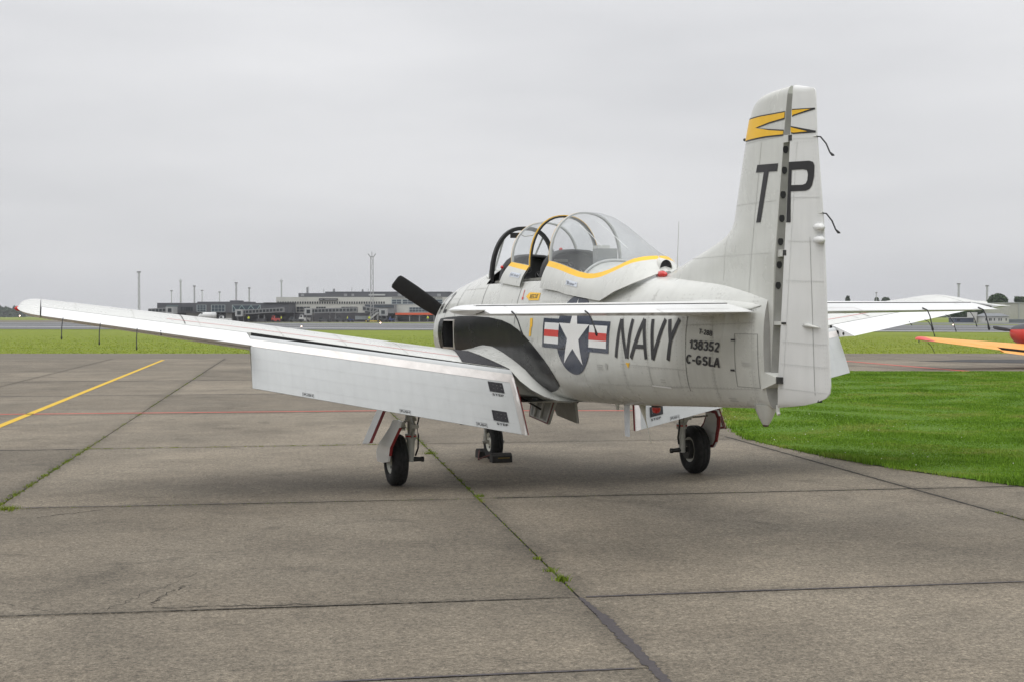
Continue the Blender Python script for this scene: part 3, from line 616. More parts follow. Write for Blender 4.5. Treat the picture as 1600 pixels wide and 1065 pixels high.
def lettering():
    fn = skin_fus(.005); w = 0.052; sh = 0.115/0.375
    def sl(a, z): return (a+(z-1.585)*sh*0.9, z)
    Z0, Z1 = 1.582, 1.962
    def letter(strokes):
        mb_V = []; mb_F = []
        for p, q, ww in strokes:
            r = stroke(sl(*p), sl(*q), ww); b = len(mb_V); mb_V += r; mb_F.append((b, b+1, b+2, b+3))
        return mb_V, mb_F
    ST = {'N': [((6.83, Z0), (6.83, Z1), w), ((6.84, Z1), (7.04, Z0), w), ((7.05, Z0), (7.05, Z1), w)],
          'A': [((7.125, Z0), (7.265, Z1), w), ((7.265, Z1), (7.405, Z0), w), ((7.18, 1.70), (7.35, 1.70), w*.8)],
          'V': [((7.415, Z1), (7.525, Z0), w), ((7.525, Z0), (7.635, Z1), w)],
          'Y': [((7.705, Z1), (7.785, 1.765), w), ((7.865, Z1), (7.785, 1.765), w), ((7.785, 1.78), (7.785, Z0), w)]}
    for ch, st in ST.items():
        V, F = letter(st); decal('letter', V, F, INK, fn, fuselage)
    for body, a0, a1, zb, h in (('T-28B', 8.295, 8.495, 1.832, .047), ('138352', 8.145, 8.60, 1.695, .088), ('C-GSLA', 8.08, 8.59, 1.563, .086)):
        V, F = block_text(body); mx = max(v[0] for v in V)-min(v[0] for v in V); x0 = min(v[0] for v in V)
        decal('registration_text', [(a0+(v[0]-x0)*(a1-a0)/mx, zb+v[1]*h-.02*(v[0]-x0)/mx) for v in V], F, INK, fn, fuselage, 0.08, False)
    # rescue arrow, release sketch, hoist mark, warning triangle, small stencils
    dpoly('rescue_arrow', [[(4.44, 2.218), (4.53, 2.262), (4.865, 2.25), (4.865, 2.168), (4.57, 2.170)]], YEL, fn, fuselage)
    V, F = fit_text('RESCUE', .25, .05, bold=.01, shear=.15); decal('rescue_text', [(4.57+v[0], 2.19+v[1]) for v in V], F, INK, skin_fus(.007), fuselage, .1, False)
    dpoly('release_mark', [[(4.325, 2.295), (4.345, 2.295), (4.35, 2.215), (4.375, 2.20), (4.36, 2.178), (4.325, 2.182), (4.315, 2.205), (4.335, 2.215)]], RMARK, fn, fuselage)
    dpoly('tool_mark', [[(4.685, 1.965), (4.765, 1.968), (4.765, 1.872), (4.735, 1.862), (4.715, 1.765), (4.66, 1.758), (4.69, 1.872)]], YEL, fn, fuselage)
    dpoly('warning_triangle', [[(7.01, 1.537), (7.09, 1.537), (7.05, 1.482)]], YEL, fn, fuselage)
    def stencil(a, z, n, w, rnd):
        V = []; F = []
        for k in range(n):
            b = len(V); d = rnd.uniform(.8, 1)*w; V += [(a, z-k*.022), (a+d, z-k*.022), (a+d, z-k*.022-.009), (a, z-k*.022-.009)]; F.append((b, b+1, b+2, b+3))
        decal('stencil_line', V, F, SEAML, fn, fuselage, .2)
    rnd = random.Random(4)
    for a, z, n, w in ((6.40, 1.50, 3, .14), (7.60, 1.40, 2, .1), (8.62, 1.28, 2, .13), (8.90, 1.60, 2, .12), (4.70, 1.74, 2, .1)): stencil(a, z, n, w, rnd)
    ring = [(6.60+.028*math.cos(t*.6283), 1.487+.034*math.sin(t*.6283)) for t in range(10)]; dpoly('static_port', [ring], SEAML, fn, fuselage)
    # the cowl number
    num = {'four': [((1.13, 2.10), (1.21, 2.33), .03), ((1.12, 2.10), (1.27, 2.10), .04), ((1.225, 2.16), (1.20, 2.02), .035)],
           'two': [((1.37, 2.25), (1.42, 2.31), .032), ((1.42, 2.31), (1.49, 2.28), .032), ((1.49, 2.29), (1.46, 2.20), .034), ((1.465, 2.21), (1.40, 2.06), .034), ((1.39, 2.055), (1.54, 2.055), .045)]}
    for nm, st in num.items():
        V = []; F = []
        for p, q, ww in st: b = len(V); V += stroke(p, q, ww); F.append((b, b+1, b+2, b+3))
        decal('cowl_number', V, F, INK, fn, fuselage, .03)
lettering()
def seams():
    fn = skin_fus(.0025)
    def vline(a, z0, z1, w=.007, m=SEAM, da=0): decal('panel_seam', [(a, z0), (a+w, z0), (a+w+da, z1), (a+da, z1)], [(0, 1, 2, 3)], m, fn, fuselage, .05)
    def hline(a0, a1, z0, z1=None, w=.005, m=SEAML):
        z1 = z0 if z1 is None else z1; decal('panel_seam', [(a0, z0), (a1, z1), (a1, z1+w), (a0, z0+w)], [(0, 1, 2, 3)], m, fn, fuselage, .05)
    vline(1.96, 1.99, 2.46, .010, SEAM, -.03); vline(1.52, 1.97, 2.40, .007, SEAM, -.02); vline(1.10, 1.9, 2.37, .008, SEAM, -.01); vline(2.93, 2.0, 2.40, .012, SEAM, -.02); vline(4.17, 1.9, 2.37, .012, SEAM, .04); vline(8.05, 1.31, 2.0, .007, SEAM, .04)
    vline(2.45, 2.0, 2.45, .004, SEAML); vline(3.5, 2.0, 2.38, .004, SEAML); vline(6.05, 1.2, 2.15, .004, SEAML); vline(6.95, 1.15, 2.2, .005, SEAML); vline(7.42, 1.2, 2.25, .005, SEAML); vline(8.48, 1.25, 2.1, .005, SEAML); vline(9.03, 1.25, 2.1, .005, SEAML); vline(5.2, 1.2, 2.28, .004, SEAML)
    hline(6.3, 9.1, 1.285, 1.37); hline(2.0, 2.9, 2.33, 2.34); hline(6.9, 8.05, 1.52, 1.50); hline(4.3, 5.2, 2.06, 2.05); hline(8.05, 9.05, 1.905, 1.93); hline(6.9, 8.05, 2.04, 2.06)
    def rect(a0, a1, z0, z1, w=.006, m=SEAM):
        V = [(a0, z0), (a1, z0), (a1, z1), (a0, z1)]; I = [(a0+w*2, z0+w), (a1-w*2, z0+w), (a1-w*2, z1-w), (a0+w*2, z1-w)]
        decal('panel_seam', V+I, [(0, 1, 5, 4), (1, 2, 6, 5), (2, 3, 7, 6), (3, 0, 4, 7)], m, fn, fuselage, .06)
    rect(7.43, 7.93, 1.325, 1.51, .004, SEAML); rect(8.80, 9.12, 1.385, 1.84, .004, SEAMM); rect(1.55, 1.92, 2.06, 2.22, .003, SEAML)
    decal('panel_lip', [(7.43, 1.322), (7.76, 1.318), (7.76, 1.330), (7.43, 1.336)], [(0, 1, 2, 3)], WMARK, skin_fus(.012), fuselage, .1)
    for a, z in ((8.79, 1.79), (8.77, 1.53)): decal('latch', [(a-.03, z-.012), (a+.03, z-.012), (a+.03, z+.004), (a-.03, z+.004)], [(0, 1, 2, 3)], INK, skin_fus(.008), fuselage, .1)
    # rows of flush rivets
    V = []; F = []
    def dot(a, z):
        b = len(V); q = .0035; V.extend([(a-2*q, z-q), (a+2*q, z-q), (a+2*q, z+q), (a-2*q, z+q)]); F.append((b, b+1, b+2, b+3))
    for a in (6.4, 6.93, 6.97, 7.4, 7.44, 7.93, 8.02, 8.08, 8.46, 8.5, 9.0, 9.06, 5.3, 4.6, 3.2, 2.6, 2.2):
        z = 1.24
        while z < 2.2:
            if fus_s(a, z) > 0.05 and not (a < 5.3 and z < 2.02): dot(a, z)
            z += .035
    for z0, z1, a0, a1 in ((2.04, 2.06, 6.9, 8.05), (1.50, 1.50, 6.9, 8.05), (1.30, 1.38, 6.3, 9.1), (1.90, 1.93, 8.05, 9.05), (2.15, 2.17, 5.0, 6.9)):
        a = a0
        while a < a1: dot(a, z0+(z1-z0)*(a-a0)/(a1-a0)); a += .05
    me = bpy.data.meshes.new('rivets'); me.from_pydata([L(v[0], fus_s(*v)+.003, v[1]) for v in V], [], F); o = link('rivets', me, SEAML, fuselage); o['kind'] = 'stuff'
seams()
# --- wings
def lerp_tab(x, xs, ys): return float(np.interp(x, xs, ys))
def wsec(s):
    s = abs(s); c = 2.72-.2197*s; le = 3.23-.25*c
    zl = lerp_tab(s, [.3, .75, 3.68, 5.88, 6.2], [1.28, 1.34, 1.83, 2.145, 2.19]); zt = lerp_tab(s, [.3, .75, 3.68, 5.88, 6.2], [1.12, 1.19, 1.70, 2.045, 2.09])
    return c, le, zl, zt, lerp_tab(s, [.3, 6.1], [.155, .118])
def wing_z(s, a, up):
    c, le, zl, zt, t = wsec(s); x = min(max((a-le)/c, 0), 1)
    yt = 5*t*(.2969*math.sqrt(x)-.126*x-.3516*x*x+.2843*x**3-.1036*x**4); m, p = .018, .35
    yc = m/p**2*(2*p*x-x*x) if x < p else m/(1-p)**2*((1-2*p)+2*p*x-x*x)
    return zl+(zt-zl)*x+c*(yc+yt if up else yc-yt*(1+.38*math.sin(math.pi*min(1, x))))
def chord_profile(s, x0, x1, n=18, nose=None):
    """closed section between chord fractions: upper x1->x0 then lower x0->x1"""
    c, le, *_ = wsec(s); xs = [x0+(x1-x0)*(0.5-0.5*math.cos(math.pi*k/n)) if x0 < .01 else x0+(x1-x0)*k/n for k in range(n+1)]
    up = [(le+c*x, s, wing_z(s, le+c*x, True)) for x in reversed(xs)]; lo = [(le+c*x, s, wing_z(s, le+c*x, False)) for x in xs[1:]]
    return up+lo
def build_wing(sg):
    side = 'port' if sg > 0 else 'starboard'
    S = lambda P: [(p[0], sg*abs(p[1]), p[2]) for p in P]
    mb = AB(); hx = lambda s: 0.70 if s < 3.69 else 0.70
    st = [.35, .6, .9, 1.3, 1.8, 2.4, 3.0, 3.4, 3.66, 3.70, 4.2, 4.8, 5.4, 5.86]
    mb.loft([S(chord_profile(s, 0, 0.70 if s < 3.69 else 0.715)) for s in st], True, True)
    wing = mb.part('wing', P_GREY, None, auto=40)
    # rounded tip carries the full chord
    tip = AB(); rings = []
    for k in range(9):
        t = k/8; s = 5.87+.225*math.sin(t*math.pi/2); q = math.cos(t*math.pi/2)**.8 if k < 8 else .02
        P = chord_profile(s, 0, 1.0, 18); c, le, zl, zt, _ = wsec(s)
        am = le+c*0.62; zm = zl+(zt-zl)*.62
        rings.append(S([(am+(p[0]-am)*(.30+.70*q if p[0] < am else .72+.28*q), p[1], (zm+.02)+(p[2]-zm-.02)*q) for p in P]))
    tip.loft(rings, True, True); tip.part('wing_tip', P_GREY, wing, auto=40)
    nl = AB(); nl.tube([(3.55, sg*6.07, 2.12), (3.55, sg*6.115, 2.12), (3.55, sg*6.14, 2.12)], [.03, .028, .006], 10); nl.part('navigation_light', REDL if sg > 0 else mat('green_lamp', (.02, .35, .12), .2), wing, smooth=True)
    # aileron
    al = AB(); al.loft([S([(p[0], p[1], p[2]) for p in chord_profile(s, 0.727, 1.0, 8)]) for s in (3.715, 4.3, 4.9, 5.4, 5.855)], True, True); ail = al.part('aileron', P_WHITE, wing, auto=40)
    tb = AB()
    def on_top(s, x, off): c, le, *_ = wsec(s); a = le+c*x; return (a, sg*s, wing_z(s, a, True)+off)
    def strip(name, pts0, pts1, m, par, off=.003):
        q = AB(); V = []; 
        for p0, p1 in zip(pts0, pts1): V += [on_top(*p0, off), on_top(*p1, off)]
        q.add(V, [(2*k, 2*k+1, 2*k+3, 2*k+2) for k in range(len(pts0)-1)]); return q.part(name, m, par)
    ss = [1.25+(4.55-1.25)*k/14 for k in range(15)]
    strip('red_walk_line', [(s, .565+.02*(s-1.2)/3) for s in ss], [(s, .572+.02*(s-1.2)/3) for s in ss], RMARK, wing)
    for s in (1.9, 2.6, 3.3, 4.2, 4.9, 5.5): strip('wing_seam', [(s, .05+.64*k/10) for k in range(11)], [(s+.006, .05+.64*k/10) for k in range(11)], SEAML, wing)
    strip('wing_seam', [(s, .40) for s in np.linspace(1.3, 5.85, 15)], [(s, .4035) for s in np.linspace(1.3, 5.85, 15)], SEAML, wing)
    strip('fuel_cap_seam', [(4.36, .05+.64*k/10) for k in range(11)], [(4.372, .05+.64*k/10) for k in range(11)], SEAM, wing)
    # grit walkway at the root
    V = []; q = AB(); n = 14
    for k in range(n+1):
        x = .10+.595*k/n; so = 1.13+.16*max(0, (k/n-.35))/.65 if True else 1
        for j in range(6): s = .55+(so-.55)*j/5; V.append(on_top(s, x, .004))
    q.add(V, [(6*k+j, 6*k+j+1, 6*k+j+7, 6*k+j+6) for k in range(n) for j in range(5)]); q.part('walkway', WALK, wing, smooth=True)
    for k in range(4):
        s = 5.64-.37*k if k < 3 else 4.66
        c, le, zl, zt, _ = wsec(s); a = le+c; w = AB()
        if k < 3: w.tube([(a-.03, sg*s, zt+.006), (a+.05, sg*(s+.006), zt-.02), (a+.11, sg*(s+.015), zt-.09), (a+.15, sg*(s+.018), zt-.17), (a+.165, sg*(s+.018), zt-.20), (a+.17, sg*(s+.018), zt-.215)], [.006, .005, .005, .005, .009, .003], 6)
        else: w.tube([(a-.05, sg*s, zt+.02), (a+.01, sg*s, zt-.03)], .005, 6)
        w.part('static_wick', BLK, ail, smooth=True)
    # flap, fully lowered: blunt nose at the hinge line, thin trailing edge hanging below
    def flap_ring(si, nose, te, rn):
        (a0, z0), (a1, z1) = nose, te; d = Vector((a1-a0, z1-z0)); Lh = d.length; e = d/Lh; n = Vector((-e.y, e.x))
        if n.x < 0: n = -n
        C = Vector((a0, z0))+e*rn-n*rn*.0; out = []
        for k in range(9):
            t = math.pi/2-math.pi*k/8*1.0; out.append(C+n*rn*math.sin(t)*1-e*rn*math.cos(t))
        # out goes outer face -> nose -> inner face
        TE = Vector((a1, z1)); oi = out[0]; ii = out[-1]
        outer = [TE+n*.004+(oi-TE-n*.004)*k/4+n*.012*math.sin(math.pi*k/4) for k in range(4)]; inner = [ii+(TE-n*.004-ii)*k/4 for k in range(1, 5)]
        pts = outer+out+inner; m = len(pts)
        return [(p.x, si(f), p.y) for p, f in zip(pts, [max(0, min(1, (Vector((p.x, p.y))-Vector((a0, z0))).dot(e)/Lh)) for p in pts])]
    rings = []
    for t in [k/10 for k in range(11)]:
        n0 = (4.43+(4.18-4.43)*t, 1.370+(1.795-1.370)*t); te = (4.80+(4.55-4.80)*t, .645+(1.245-.645)*t); rn = .085+(.06-.085)*t
        rings.append(flap_ring(lambda f, t=t: sg*((.765+(3.695-.765)*t)*(1-f)+(.675+(3.715-.675)*t)*f), n0, te, rn))
    fl = AB(); fl.loft(rings, True, True); flap = fl.part('flap', P_FLAP, wing, auto=40)
    def flap_pt(t, f, off):     # t spanwise 0 root .. 1, f 0 nose .. 1 trailing edge, on the outer face
        n0 = Vector((4.43+(4.18-4.43)*t, 1.370+(1.795-1.370)*t)); te = Vector((4.80+(4.55-4.80)*t, .645+(1.245-.645)*t)); rn = .085+(.06-.085)*t
        e = (te-n0).normalized(); n = Vector((-e.y, e.x)); n = n if n.x > 0 else -n; oi = n0+e*rn+n*rn; T2 = te+n*.004
        g = max(0, (f*(te-n0).length-rn)/((te-n0).length-rn)); p = oi+(T2-oi)*g+n*(.012*math.sin(math.pi*min(1, g))+off)
        return (p.x, sg*((.765+(3.695-.765)*t)*(1-f)+(.675+(3.715-.675)*t)*f), p.y)
    def fquad(name, t0, t1, f0, f1, m, off=.004, par=flap, sk=0.0, n=4):
        q = AB(); V = []
        for k in range(n+1):
            for j in range(n+1): V.append(flap_pt(t0+(t1-t0)*k/n+sk*j/n, f0+(f1-f0)*j/n, off))
        q.add(V, [((n+1)*k+j, (n+1)*k+j+1, (n+1)*(k+1)+j+1, (n+1)*(k+1)+j) for k in range(n) for j in range(n)]); return q.part(name, m, par, smooth=True)
    fquad('flap_nose_skin', 0.0, 1.0, .115, .245, BARE, .002, n=12)
    for t0, f0 in ((.052, .275), (.062, .71)):
        fquad('step_pad', t0, t0+.058, f0, f0+.15, WALK, .006)
        for i in range(3):
            for j in range(2): fquad('pad_screw', t0+.009+.015*i, t0+.0105+.015*i, f0+.045+.05*j, f0+.051+.05*j, STEEL, .009, n=1)
    def ftext(body, t0, tw, f0, fh, m, off=.005):
        V, F = fit_text(body, 1, 1, bold=.02); q = AB()
        q.add([flap_pt(t0+tw*(1-v[0]) if sg > 0 else t0+tw*v[0], f0+fh*(1-v[1]), off) for v in V], F); q.part('stencil_text', m, flap)
    for t0, f0 in ((.058, .45), (.066, .885)): ftext('STEP', t0, .044, f0, .034, INK)
    for t0 in (.15, .435, .785):
        ftext('PUSH', t0+.004, .032, .942, .034, INK)
        for a0, a1, b0, b1 in ((0, .040, .93, .934), (0, .0012, .934, .99), (.0388, .040, .934, .99)): fquad('push_box', t0+a0, t0+a1, b0, b1, INK, .005, n=1)
    fquad('end_strip', .0, .020, .20, 1.0, BARE, .005)
    # rivet rows
    V = []; F = []; 
    def dot(t, f):
        b = len(V)
        for dt, df in ((-1, -1), (1, -1), (1, 1), (-1, 1)): V.append(L(*flap_pt(t+dt*.0010, f+df*.0034, .004)))
        F.append((b, b+1, b+2, b+3))
    for k in range(22):
        t = .06+.93*k/21
        for j in range(20): dot(t, .27+.70*j/19)
    for f in (.25, .47, .66, .86):
        for k in range(130): dot(.03+.96*k/129, f)
    me = bpy.data.meshes.new('rivets'); me.from_pydata(V, [], F); o = link('rivets', me, FLSEAM, flap); o['kind'] = 'stuff'
    # red-edged end plate on the inboard end
    ep = AB(); P = [flap_pt(0, f, .004) for f in (.16, .5, 1.0)]; ep.loft([[(p[0]+da, p[1]-sg*ds, p[2]) for p in P] for da, ds in ((0.0, -.03), (.004, .0), (0, .012), (-.03, .014))], False, False); ep.part('flap_end_plate', BARE, flap)
    er = AB(); P = [flap_pt(0, f, .006) for f in (.30, .6, 1.0)]; er.loft([[(p[0]+da, p[1]-sg*.0145+sg*ds, p[2]) for p in P] for da, ds in ((.002, 0), (-.001, -.007), (-.03, -.007), (-.03, 0))], True, True); er.part('red_edge', DRED, flap)
    # black sheet behind the wing, its colour standing for shade in the flap gap
    cv = AB(); V = []
    for s in (.72, 1.5, 2.5, 3.68):
        c, le, *_ = wsec(s); a = le+c*.70; V += [(a+.004, sg*s, wing_z(s, a, True)-.004), (a+.004, sg*s, wing_z(s, a, False)+.004)]
    cv.add(V, [(2*k, 2*k+1, 2*k+3, 2*k+2) for k in range(3)]); cv.part('flap_gap_shade', BLK, wing)
    cv = AB(); V = []
    for s in (3.70, 4.4, 5.1, 5.86):
        c, le, *_ = wsec(s); a = le+c*.7185; V += [(a, sg*s, wing_z(s, a, True)-.006), (a, sg*s, wing_z(s, a, False)+.004)]
    cv.add(V, [(2*k, 2*k+1, 2*k+3, 2*k+2) for k in range(3)]); cv.part('aileron_gap_shade', BLK, wing)  # black strip paints in the darkness down the aileron hinge gap
    c, le, *_ = wsec(3.70)
    for x, q in ((.80, .030), (.87, .022)):
        a = le+c*x; zc = (wing_z(3.7, a, True)+wing_z(3.7, a, False))/2; h = AB(); h.add([(a+q*math.cos(k*math.pi/6), sg*3.711, zc+q*math.sin(k*math.pi/6)) for k in range(12)], [tuple(range(12))]); h.part('lightening_hole', BLK, ail)
    for t in (.12, .5, .9):   # hinge brackets
        p = flap_pt(t, .3, -.16); b = AB(); b.box(p[0]-.25, p[0]-.0, p[1]-.012, p[1]+.012, p[2]-.05, p[2]+.10); b.part('flap_bracket', DARKM, wing)
    # root fillet, swept aft into the fuselage side
    def fillet():
        tab = [(2.30, 1.40, .74, None), (2.5, 1.53, .82, None), (2.75, 1.60, .90, None), (3.05, 1.628, .94, None), (3.4, 1.617, .94, None), (3.75, 1.555, .90, None), (4.04, 1.486, .85, None), (4.25, 1.425, .80, None), (4.42, 1.365, .755, None), (4.58, 1.270, .675, 1.245), (4.75, 1.165, .595, 1.150), (4.90, 1.085, .50, 1.080), (5.05, 1.045, .40, 1.042), (5.2, 1.035, .28, 1.034)]
        r = []; crease = []; under = []
        for a, zf, sw, zw in tab:
            if zw is None: zw = wing_z(sw, a, True)+.006
            sf = fus_s(a, zf)-.01; row = []
            for k in range(9):
                t = k/8; c = (sf+.035+.15*(sw-sf), zw+.50*(zf-zw)) if a < 4.5 else (sf+.55*(sw-sf), zf-.15*(zf-zw))
                s = (1-t)**2*sf+2*t*(1-t)*c[0]+t*t*sw; z = (1-t)**2*zf+2*t*(1-t)*c[1]+t*t*zw; row.append((a, sg*s, z+.004))
            crease.append((a, sg*(sw+.002), zw+.004)); under.append([])
            if a > 4.45:
                for k in range(1, 6):
                    t = k/5; s = sw*(1-t)+.30*t; z = zw-(zw-max(fus(a)[3]-.004, 1.0))*math.sin(t*math.pi/2); under[-1].append((a, sg*s, z))
                under[-1].insert(0, (a, sg*sw, zw+.003))
            r.append(row)
        f = AB(); f.loft(r, False, False); f.part('root_fillet', P_GREY, wing, smooth=True); f = AB(); f.loft([u for u in under if u], False, False); f.part('lower_fairing', P_GREY, wing, smooth=True)
        f = AB(); f.tube(crease, .004, 5); f.part('fillet_seam', SEAM, wing)
    fillet()
    # wing centre-section lower fairing under the belly
    return wing
wing_p = build_wing(1); wing_s = build_wing(-1)
belly = AB(); belly.loft([[(a, w*q, zb-.02*(1-q*q)) for q in (-1, -.7, -.35, 0, .35, .7, 1)] for a, zb, w in ((2.55, 1.12, .45), (2.9, 1.02, .62), (3.4, .985, .70), (4.2, .985, .68), (4.6, 1.01, .56), (4.9, 1.035, .40), (5.2, 1.045, .22))], False, False); belly.part('belly_fairing', P_GREY, fuselage, smooth=True)
# --- fin
FLE = ([1.9, 2.30, 2.38, 2.50, 2.60, 2.68, 2.74, 2.82, 2.92, 3.40, 3.70, 3.765, 3.80, 3.828, 3.85, 3.864], [6.9, 7.0, 7.10, 7.60, 8.02, 8.33, 8.46, 8.52, 8.55, 8.69, 8.80, 8.84, 8.885, 8.94, 9.02, 9.16])
def fin_rear(z): return 9.165+.114*(z-1.2)
def fin_T(z): return lerp_tab(z, [1.28, 1.6, 1.9, 2.1, 2.25, 2.4, 2.7, 3.2, 3.7, 3.815, 3.85, 3.864], [.075, .085, .095, .125, .118, .104, .085, .07, .056, .045, .028, .008])
def fin_s(a, z):
    le = lerp_tab(z, *FLE); re = fin_rear(z); Lh = min(.45*(re-le), .9)
    d = max(0, min(1, (a-le)/Lh)); h = math.sqrt(d)*(1-.0*d); h = (2*h-h*h) if True else h
    tail = max(0, (a-le-Lh)/max(re-le-Lh, .01)); return fin_T(z)*(h*(1-(.22+.25*max(0, min(1, (2.5-z)/.4)))*tail))
fz = [1.29, 1.6, 1.9, 2.1, 2.25, 2.33, 2.38, 2.44, 2.5, 2.55, 2.6, 2.65, 2.7, 2.76, 2.82, 2.9, 3.0, 3.15, 3.3, 3.5, 3.65, 3.74, 3.785, 3.815, 3.835, 3.848, 3.858, 3.864]
def build_fin():
    r = []
    for z in fz:
        le, re = lerp_tab(z, *FLE), fin_rear(z); xs = [le+(re-le)*(k/16)**1.8 for k in range(17)]
        r.append([(a, fin_s(a, z), z) for a in reversed(xs)]+[(a, -fin_s(a, z), z) for a in xs[1:]])
    f = AB(); f.loft(r, True, True); o = f.part('fin', P_GREY, None, auto=50)
    sp = AB(); V = []
    for z in (1.3, 2.0, 2.6, 3.2, 3.8): hw = min(.062, fin_s(fin_rear(z), max(z, 1.9))*.97); V += [(fin_rear(z)+.004, hw, z), (fin_rear(z)+.004, -hw, z)]
    sp.add(V, [(2*k, 2*k+1, 2*k+3, 2*k+2) for k in range(4)]); sp.part('rear_spar', SPAR, o)
    for z in (3.352, 3.185, 2.987, 2.794, 2.604, 2.414, 2.244):
        h = AB(); a = fin_rear(z)+.007; h.add([(a, .030+.026*math.cos(k*math.pi/6), z+.034*math.sin(k*math.pi/6)) for k in range(12)], [tuple(range(12))]); h.part('lightening_hole', BLK, o)
    fn = lambda a, z: L(a, fin_s(a, z)+.004, z)
    fn2 = lambda a, z: L(a, fin_s(a, z)+.006, z)
    def le(z): return lerp_tab(z, *FLE)+.02
    top = [(le(3.672), 3.672), (9.05, 3.668), (9.25, 3.660), (fin_rear(3.652)-.01, 3.652)]
    dpoly('stripe_black', [[(le(3.68), 3.682), (9.05, 3.677), (9.25, 3.668), (fin_rear(3.66)-.005, 3.660), (fin_rear(3.6)-.005, 3.594), (9.20, 3.590), (9.0, 3.578), (9.20, 3.545), (fin_rear(3.52)-.005, 3.510), (fin_rear(3.46)-.005, 3.462), (9.15, 3.480), (le(3.49), 3.490)]], INK, fn, o, .05)
    dpoly('stripe_yellow', [[(le(3.672), 3.671), (9.05, 3.667), (9.25, 3.658), (fin_rear(3.65)-.005, 3.650), (fin_rear(3.61)-.005, 3.606), (9.20, 3.601), (8.975, 3.583), (9.20, 3.535), (fin_rear(3.51)-.005, 3.499), (fin_rear(3.475)-.005, 3.474), (9.15, 3.492), (le(3.50), 3.500)]], YEL, fn2, o, .05)
    T = [(9.02, 3.265), (9.345, 3.245), (9.33, 3.182), (9.20, 3.190), (9.085, 2.777), (9.015, 2.779), (9.125, 3.194), (9.0, 3.202)]
    dpoly('letter', [T], INK, fn, o, .05)
    for z0, z1, a0, w in ((3.405, 3.462, 9.36, .17), (2.478, 2.535, 9.25, .19), (1.915, 1.945, 9.20, .22)):
        b = AB(); b.box(a0, a0+w*.75, -.045, .050, z0, z1); b.part('hinge_fairing', P_GREY, o)
        b = AB(); b.box(a0+w*.75, a0+w, -.03, .045, z0+.006, z1-.006); b.part('hinge_pin', DARKM, o)
    p = AB(); p.tube([(8.79, .0, 3.51), (8.73, .0, 3.515), (8.70, .0, 3.52), (8.67, 0, 3.522), (8.665, 0, 3.522)], [.02, .018, .008, .014, .010], 8); p.part('fin_probe', DARKM, o, smooth=True)
    for z, a0, a1 in ((3.47, 8.74, 9.4), (2.95, 8.58, 9.32), (2.52, 7.75, 9.28)):
        dpoly('panel_seam', [[(a0, z), (a1, z-.01), (a1, z-.006), (a0, z+.004)]], SEAML, lambda a, z: L(a, fin_s(a, z)+.002, z), o, .06)
    dpoly('panel_seam', [[(8.86, 2.0), (8.866, 2.0), (9.08, 3.45), (9.074, 3.45)]], SEAML, lambda a, z: L(a, fin_s(a, z)+.002, z), o, .06)
    dpoly('panel_seam', [[(8.45, 2.3), (8.456, 2.3), (8.50, 2.70), (8.494, 2.70)]], SEAML, lambda a, z: L(a, fin_s(a, z)+.002, z), o, .06)
    return o
fin = build_fin()
# --- rudder, turned a little to starboard
RDEF = math.tan(R(8))
def rud_le(z): return 9.275+.108*(z-1.37)
RTE = ([1.228, 1.24, 1.262, 1.29, 1.32, 1.345, 1.375, 1.42, 1.5, 1.96, 2.72, 3.43, 3.782, 3.80, 3.83, 3.852, 3.862], [9.24, 9.36, 9.545, 9.70, 9.80, 9.862, 9.895, 9.908, 9.905, 9.88, 9.855, 9.792, 9.784, 9.762, 9.66, 9.56, 9.53])
def rud_half(a, z):
    le, te = rud_le(z), lerp_tab(z, *RTE); x = max(0, min(1, (a-le)/max(te-le, .01))); T = lerp_tab(z, [1.228, 1.26, 1.4, 2.5, 3.7, 3.82, 3.85, 3.862], [.004, .025, .042, .040, .034, .030, .022, .004])
    return T*(math.sqrt(max(0, 1-(1-x/.05)**2)) if x < .05 else 1-.93*(x-.05)/.95)+.002
def rud_s(a, z): return -(a-(rud_le(z)+.05))*RDEF+rud_half(a, z)
